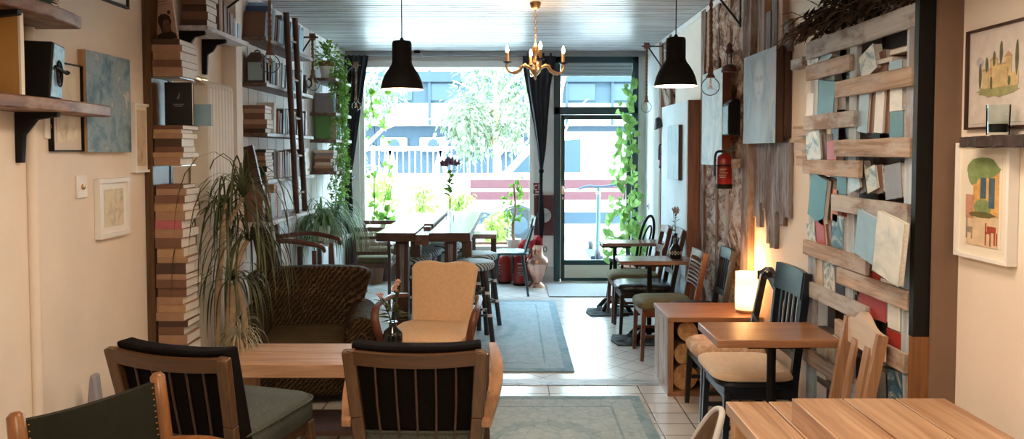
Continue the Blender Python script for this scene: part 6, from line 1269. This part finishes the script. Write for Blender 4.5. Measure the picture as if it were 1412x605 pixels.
# spider plants on a corner stand
st = thing('plant_stand', 'pale wooden corner stand carrying the spider plants', 'stand', (-1.77, 7.15, 0))
b = B(); b.b2((-.17, -.42, .70), (.17, .35, .73)); obj('top_board', b, M['greyshelf'], st)
for x in (-.14, .14):
    for y in (-.38, .31): b = B(); b.b2((x - .02, y - .02, 0), (x + .02, y + .02, .70)); obj('leg', b, M['dwoodz'], st)
def spider(label, loc, n, L, sc=1, dro=2.6):
    t = thing('spider_plant', label, 'plant', loc)
    b = B(); b.lathe([(.07 * sc, 0), (.10 * sc, .16 * sc), (.105 * sc, .17 * sc), (.09 * sc, .17 * sc), (.001, .15 * sc)], seg=24); obj('pot', b, M['white'], t, smooth=True)
    b = B(); blades(b, (0, 0, .16 * sc), n, L * .5, L, .012, (.4, 1.45), dro, xmin=-.20); obj('arching_leaves', b, [leafmat('spider_leaf', (.06, .16, .05), (.26, .38, .18), .3)] if 'spider_leaf' not in bpy.data.materials else [bpy.data.materials['spider_leaf']], t, fix=False)
spider('spider plant with long arching leaves on the near end of the corner stand', (-1.75, 6.93, .731), 150, .60, .8)
spider('fuller spider plant on the far end of the corner stand by the curtain', (-1.72, 7.32, .731), 170, .66, .8)
# trailing plant in white pot on the top far shelf
t = thing('trailing_plant', 'bright green trailing plant in a white pot, cascading from the top far shelf', 'plant', (-1.82, 7.45, 2.261))
b = B(); b.lathe([(.05, 0), (.07, .11), (.075, .12), (.065, .12), (.001, .10)], seg=24); obj('pot', b, M['white'], t, smooth=True)
b = B(); b.lathe([(.055, .12), (.075, .125), (.075, .17), (.06, .17), (.001, .15)], seg=24); obj('inner_pot', b, M['terra'], t, smooth=True)
b = B()
for k in range(260): a, e = rnd(0, 6.28), rnd(-.2, 1.5); r = rnd(.06, .20); d = V((math.cos(a) * math.cos(e), math.sin(a) * math.cos(e), math.sin(e))); q = V((0, .05, .16)) + d * r; q.x = max(q.x, -.12); q.z = min(q.z, .40); b.leaf(q, d + V((0, 0, -.5)), .05, .035)
obj('leafy_top', b, M['leaf'], t, fix=False)
b = B()
for s in range(18):
    x0, y0 = rnd(-.02, .13), rnd(-.1, .42); L = rnd(.5, 1.5); z = .18; p = V((0, .05, .18)); pts = [p.copy(), V((x0 * .6, y0 * .6, .22))]
    q = V((x0 + .03, y0, .12)); pts.append(q.copy()); zz = .12
    while zz > .12 - L: zz -= .09; q = V((x0 + .03 + rnd(-.025, .03), y0 + rnd(-.03, .03), zz)); pts.append(q.copy())
    b.tube(pts, .0022, 4)
    for i in range(2, len(pts) - 1):
        for _ in range(9): w = pts[i].lerp(pts[i + 1], rnd(0, 1)); b.leaf(w, (rnd(-1, 1), rnd(-1, 1), rnd(-1, .2)), rnd(.03, .055), rnd(.022, .04))
obj('trailing_vines', b, M['leaf'], t, fix=False)
# pothos climbing beside the door
t = thing('climbing_pothos', 'climbing pothos with large heart-shaped leaves beside the glass door', 'plant', (1.36, 8.6, 0))
b = B(); b.lathe([(.09, 0), (.12, .22), (.13, .24), (.11, .24), (.001, .21)], seg=24); obj('pot', b, M['terra'], t, smooth=True)
b = B(); b.tube(spline([(0, 0, .2), (-.02, .05, .8), (.03, .1, 1.4), (-.02, .05, 2.0), (.02, .08, 2.45)], 8), .006, 6); b.tube(spline([(0, 0, .2), (-.08, .0, .6), (-.06, .05, 1.1), (.02, .06, 1.7)], 8), .005, 6); obj('climbing_stem', b, M['stem'], t, smooth=True)
def heart(b, p, d, s):
    p, d = V(p), V(d).normalized(); a = d.cross(V((rnd(-.5, .5), 1, rnd(-.3, .3)))).normalized() if 0 else V((d.z, rnd(-.4, .4), -d.x)).normalized(); n = a.cross(d).normalized()
    out = [(0, .12), (.28, -.02), (.46, .18), (.42, .5), (.2, .82), (0, 1.05), (-.2, .82), (-.42, .5), (-.46, .18), (-.28, -.02)]
    c = b.bm.verts.new(p + d * s * .4); vs = [b.bm.verts.new(p + a * s * x + d * s * y + n * s * (.25 * abs(x))) for x, y in out]
    for i in range(10): b.bm.faces.new((c, vs[i], vs[(i + 1) % 10]))
b = B()
for k in range(150):
    z = .35 + 2.05 * (k / 150) ** 1.15; wd_ = .17 * (1 - (z - .3) / 2.6) + .04; heart(b, (rnd(-wd_ * 1.5, wd_ * .7), rnd(-.08, .12), z), (rnd(-.7, .5), rnd(-.4, .1), rnd(-1, -.3)), rnd(.06, .12) * (1.1 - z * .12))
obj('heart_leaves', b, leafmat('pothos_leaf', (.10, .26, .06), (.36, .55, .18), .5), t, fix=False)
# window-side climber and potted plant on the sill
t = thing('window_climber', 'sparse climbing plant on a thin stake inside the left edge of the window', 'plant', (-1.62, 8.86, 0))
b = B(); b.lathe([(.09, 0), (.11, .2), (.12, .22), (.001, .2)], seg=20); obj('pot', b, M['terra'], t, smooth=True)
b = B(); b.tube([(0, 0, .2), (0, 0, 1.65)], .006, 6); b.tube(spline([(.02, 0, .2), (.10, 0, .9), (.18, .0, 1.2), (.05, 0, 1.5), (-.03, 0, 2.2)], 6), .004, 6); b.tube(spline([(0, 0, .3), (.15, .02, .8), (.2, .02, 1.15)], 6), .004, 6); obj('stems', b, M['stem'], t, smooth=True)
b = B()
for k in range(90): heart(b, (rnd(-.08, .22), rnd(-.05, .05), rnd(.3, 1.0) if k < 60 else rnd(1.0, 2.3)), (rnd(-.7, .7), rnd(-.4, .1), rnd(-1, -.2)), rnd(.04, .09))
obj('climber_leaves', b, M['leaf'], t, fix=False)
t = thing('sill_plant', 'bare twisted plant in a white pot on the window sill by the pillar', 'plant', (.03, 8.99 + .03, .361)); t.location = (.02, 9.02, .361)
b = B(); b.lathe([(.065, 0), (.085, .13), (.09, .14), (.001, .12)], seg=24); obj('pot', b, M['white'], t, smooth=True)
b = B(); b.tube(spline([(0, 0, .12), (-.01, -.01, .3), (.02, 0, .5), (.0, 0, .8)], 6), [.02] * 8 + [.012] * 11, 8)
for k in range(9): a = rnd(0, 6.28); z = .3 + k * .06; b.tube(spline([(0, 0, z), (.08 * math.cos(a), -.02, z + .05), (.13 * math.cos(a), -.02, z - .04), (.10 * math.cos(a), -.02, z - .16)], 5), .003, 5)
obj('twisted_stems', b, M['bark'], t, smooth=True)
b = B()
for k in range(50): heart(b, (rnd(-.12, .12), rnd(-.06, .0), rnd(.35, .9)), (rnd(-1, 1), -.2, rnd(-1, .2)), rnd(.03, .06))
obj('sparse_leaves', b, M['leaf'], t, fix=False)
# radiator
t = thing('column_radiator', 'tall cream column radiator behind the dracaena on the left wall', 'radiator', (XL, 4.56, .12))
for k in range(9):
    b = B(); y = .02 + k * .05
    for x in (.05, .11): b.tube([(x, y, .03), (x, y, 1.82)], .014, 8)
    b.tube(arc((.08, y, 1.82), .03, 0, 180, 6), .014, 8); b.tube(arc((.08, y, .03), .03, 180, 360, 6), .014, 8); obj('column', b, M['white'], t, smooth=True)
b = B(); b.b2((.02, -.012, .02), (.135, .0, 1.83)); obj('end_panel', b, M['paper'], t, bev=.006)
b = B(); b.tube([(.08, -.012, 1.86), (.08, -.10, 1.87)], .018, 10); b.tube([(.08, .0, 1.865), (.08, .09, 1.865)], .016, 8); b.lathe([(.02, 0), (.022, .02)], (.08, -.1, 1.86), 12); obj('valve', b, M['brass'], t, smooth=True)
# half-hidden wooden armchair and leaning board beyond the armchair
t = thing('wooden_armchair', 'dark wooden armchair with a pale blue seat below the lowest left shelf', 'chair', (-1.70, 5.98, 0), R(-92)); t.scale = (1, 1, 1.28)
for s in (-1, 1):
    b = B(); b.bar((s * .23, -.22, 0), (s * .23, -.26, .85), .035); obj('back_post', b, M['redz'], t); b = B(); b.bar((s * .24, .22, 0), (s * .24, .20, .62), .032); obj('leg', b, M['redz'], t)
    b = B(); b.tube(spline([(s * .23, -.24, .66), (s * .27, 0, .68), (s * .25, .24, .65), (s * .22, .27, .62)], 4), .022, 8, flat=.7); obj('armrest', b, M['redz'], t, smooth=True)
b = B(); b.bar((-.24, -.26, .82), (.24, -.26, .82), .03, .09); obj('top_rail', b, M['redz'], t)
b = B(); b.box((0, 0, .38), (.46, .44, .05)); obj('seat_frame', b, M['redz'], t); b = B(); b.pad((0, 0, .40), .45, .44, .08, 5); obj('seat', b, mat('pale_blue_seat_cloth', (.35, .48, .55), .8, ns=25, amt=.25), t, smooth=True)
t = thing('leaning_board', 'dark curved wooden board leaning upright beside the dracaena', 'board', (-1.55, 5.33, 0)); t.rotation_euler = (0, R(-12.5), 0)
b = B(); b.slab(lambda u, v: (-.05 - .13 * v * (1 - v) + u * (.12 + .03 * math.sin(v * PI)), 0, .02 + 1.60 * v), lambda u, v: (0, .03, 0), 4, 20); obj('board_body', b, M['dwoodz'], t, smooth=True)
# grey cone on floor by left wall
t = thing('grey_cone', 'small grey pointed marker standing on the floor against the left wall', 'marker', (-1.86, 3.35, 0)); 
b = B(); b.prism([(-.075, 0), (.075, 0), (.012, .56), (-.012, .56)], (0, 0, 0), (1, 0, 0), (0, 0, 1), .05); obj('cone_body', b, mat('grey_plastic', (.28, .28, .32), .5, amt=.1), t, bev=.01)
# things on floor by the right tables: pile of cloth sandbags
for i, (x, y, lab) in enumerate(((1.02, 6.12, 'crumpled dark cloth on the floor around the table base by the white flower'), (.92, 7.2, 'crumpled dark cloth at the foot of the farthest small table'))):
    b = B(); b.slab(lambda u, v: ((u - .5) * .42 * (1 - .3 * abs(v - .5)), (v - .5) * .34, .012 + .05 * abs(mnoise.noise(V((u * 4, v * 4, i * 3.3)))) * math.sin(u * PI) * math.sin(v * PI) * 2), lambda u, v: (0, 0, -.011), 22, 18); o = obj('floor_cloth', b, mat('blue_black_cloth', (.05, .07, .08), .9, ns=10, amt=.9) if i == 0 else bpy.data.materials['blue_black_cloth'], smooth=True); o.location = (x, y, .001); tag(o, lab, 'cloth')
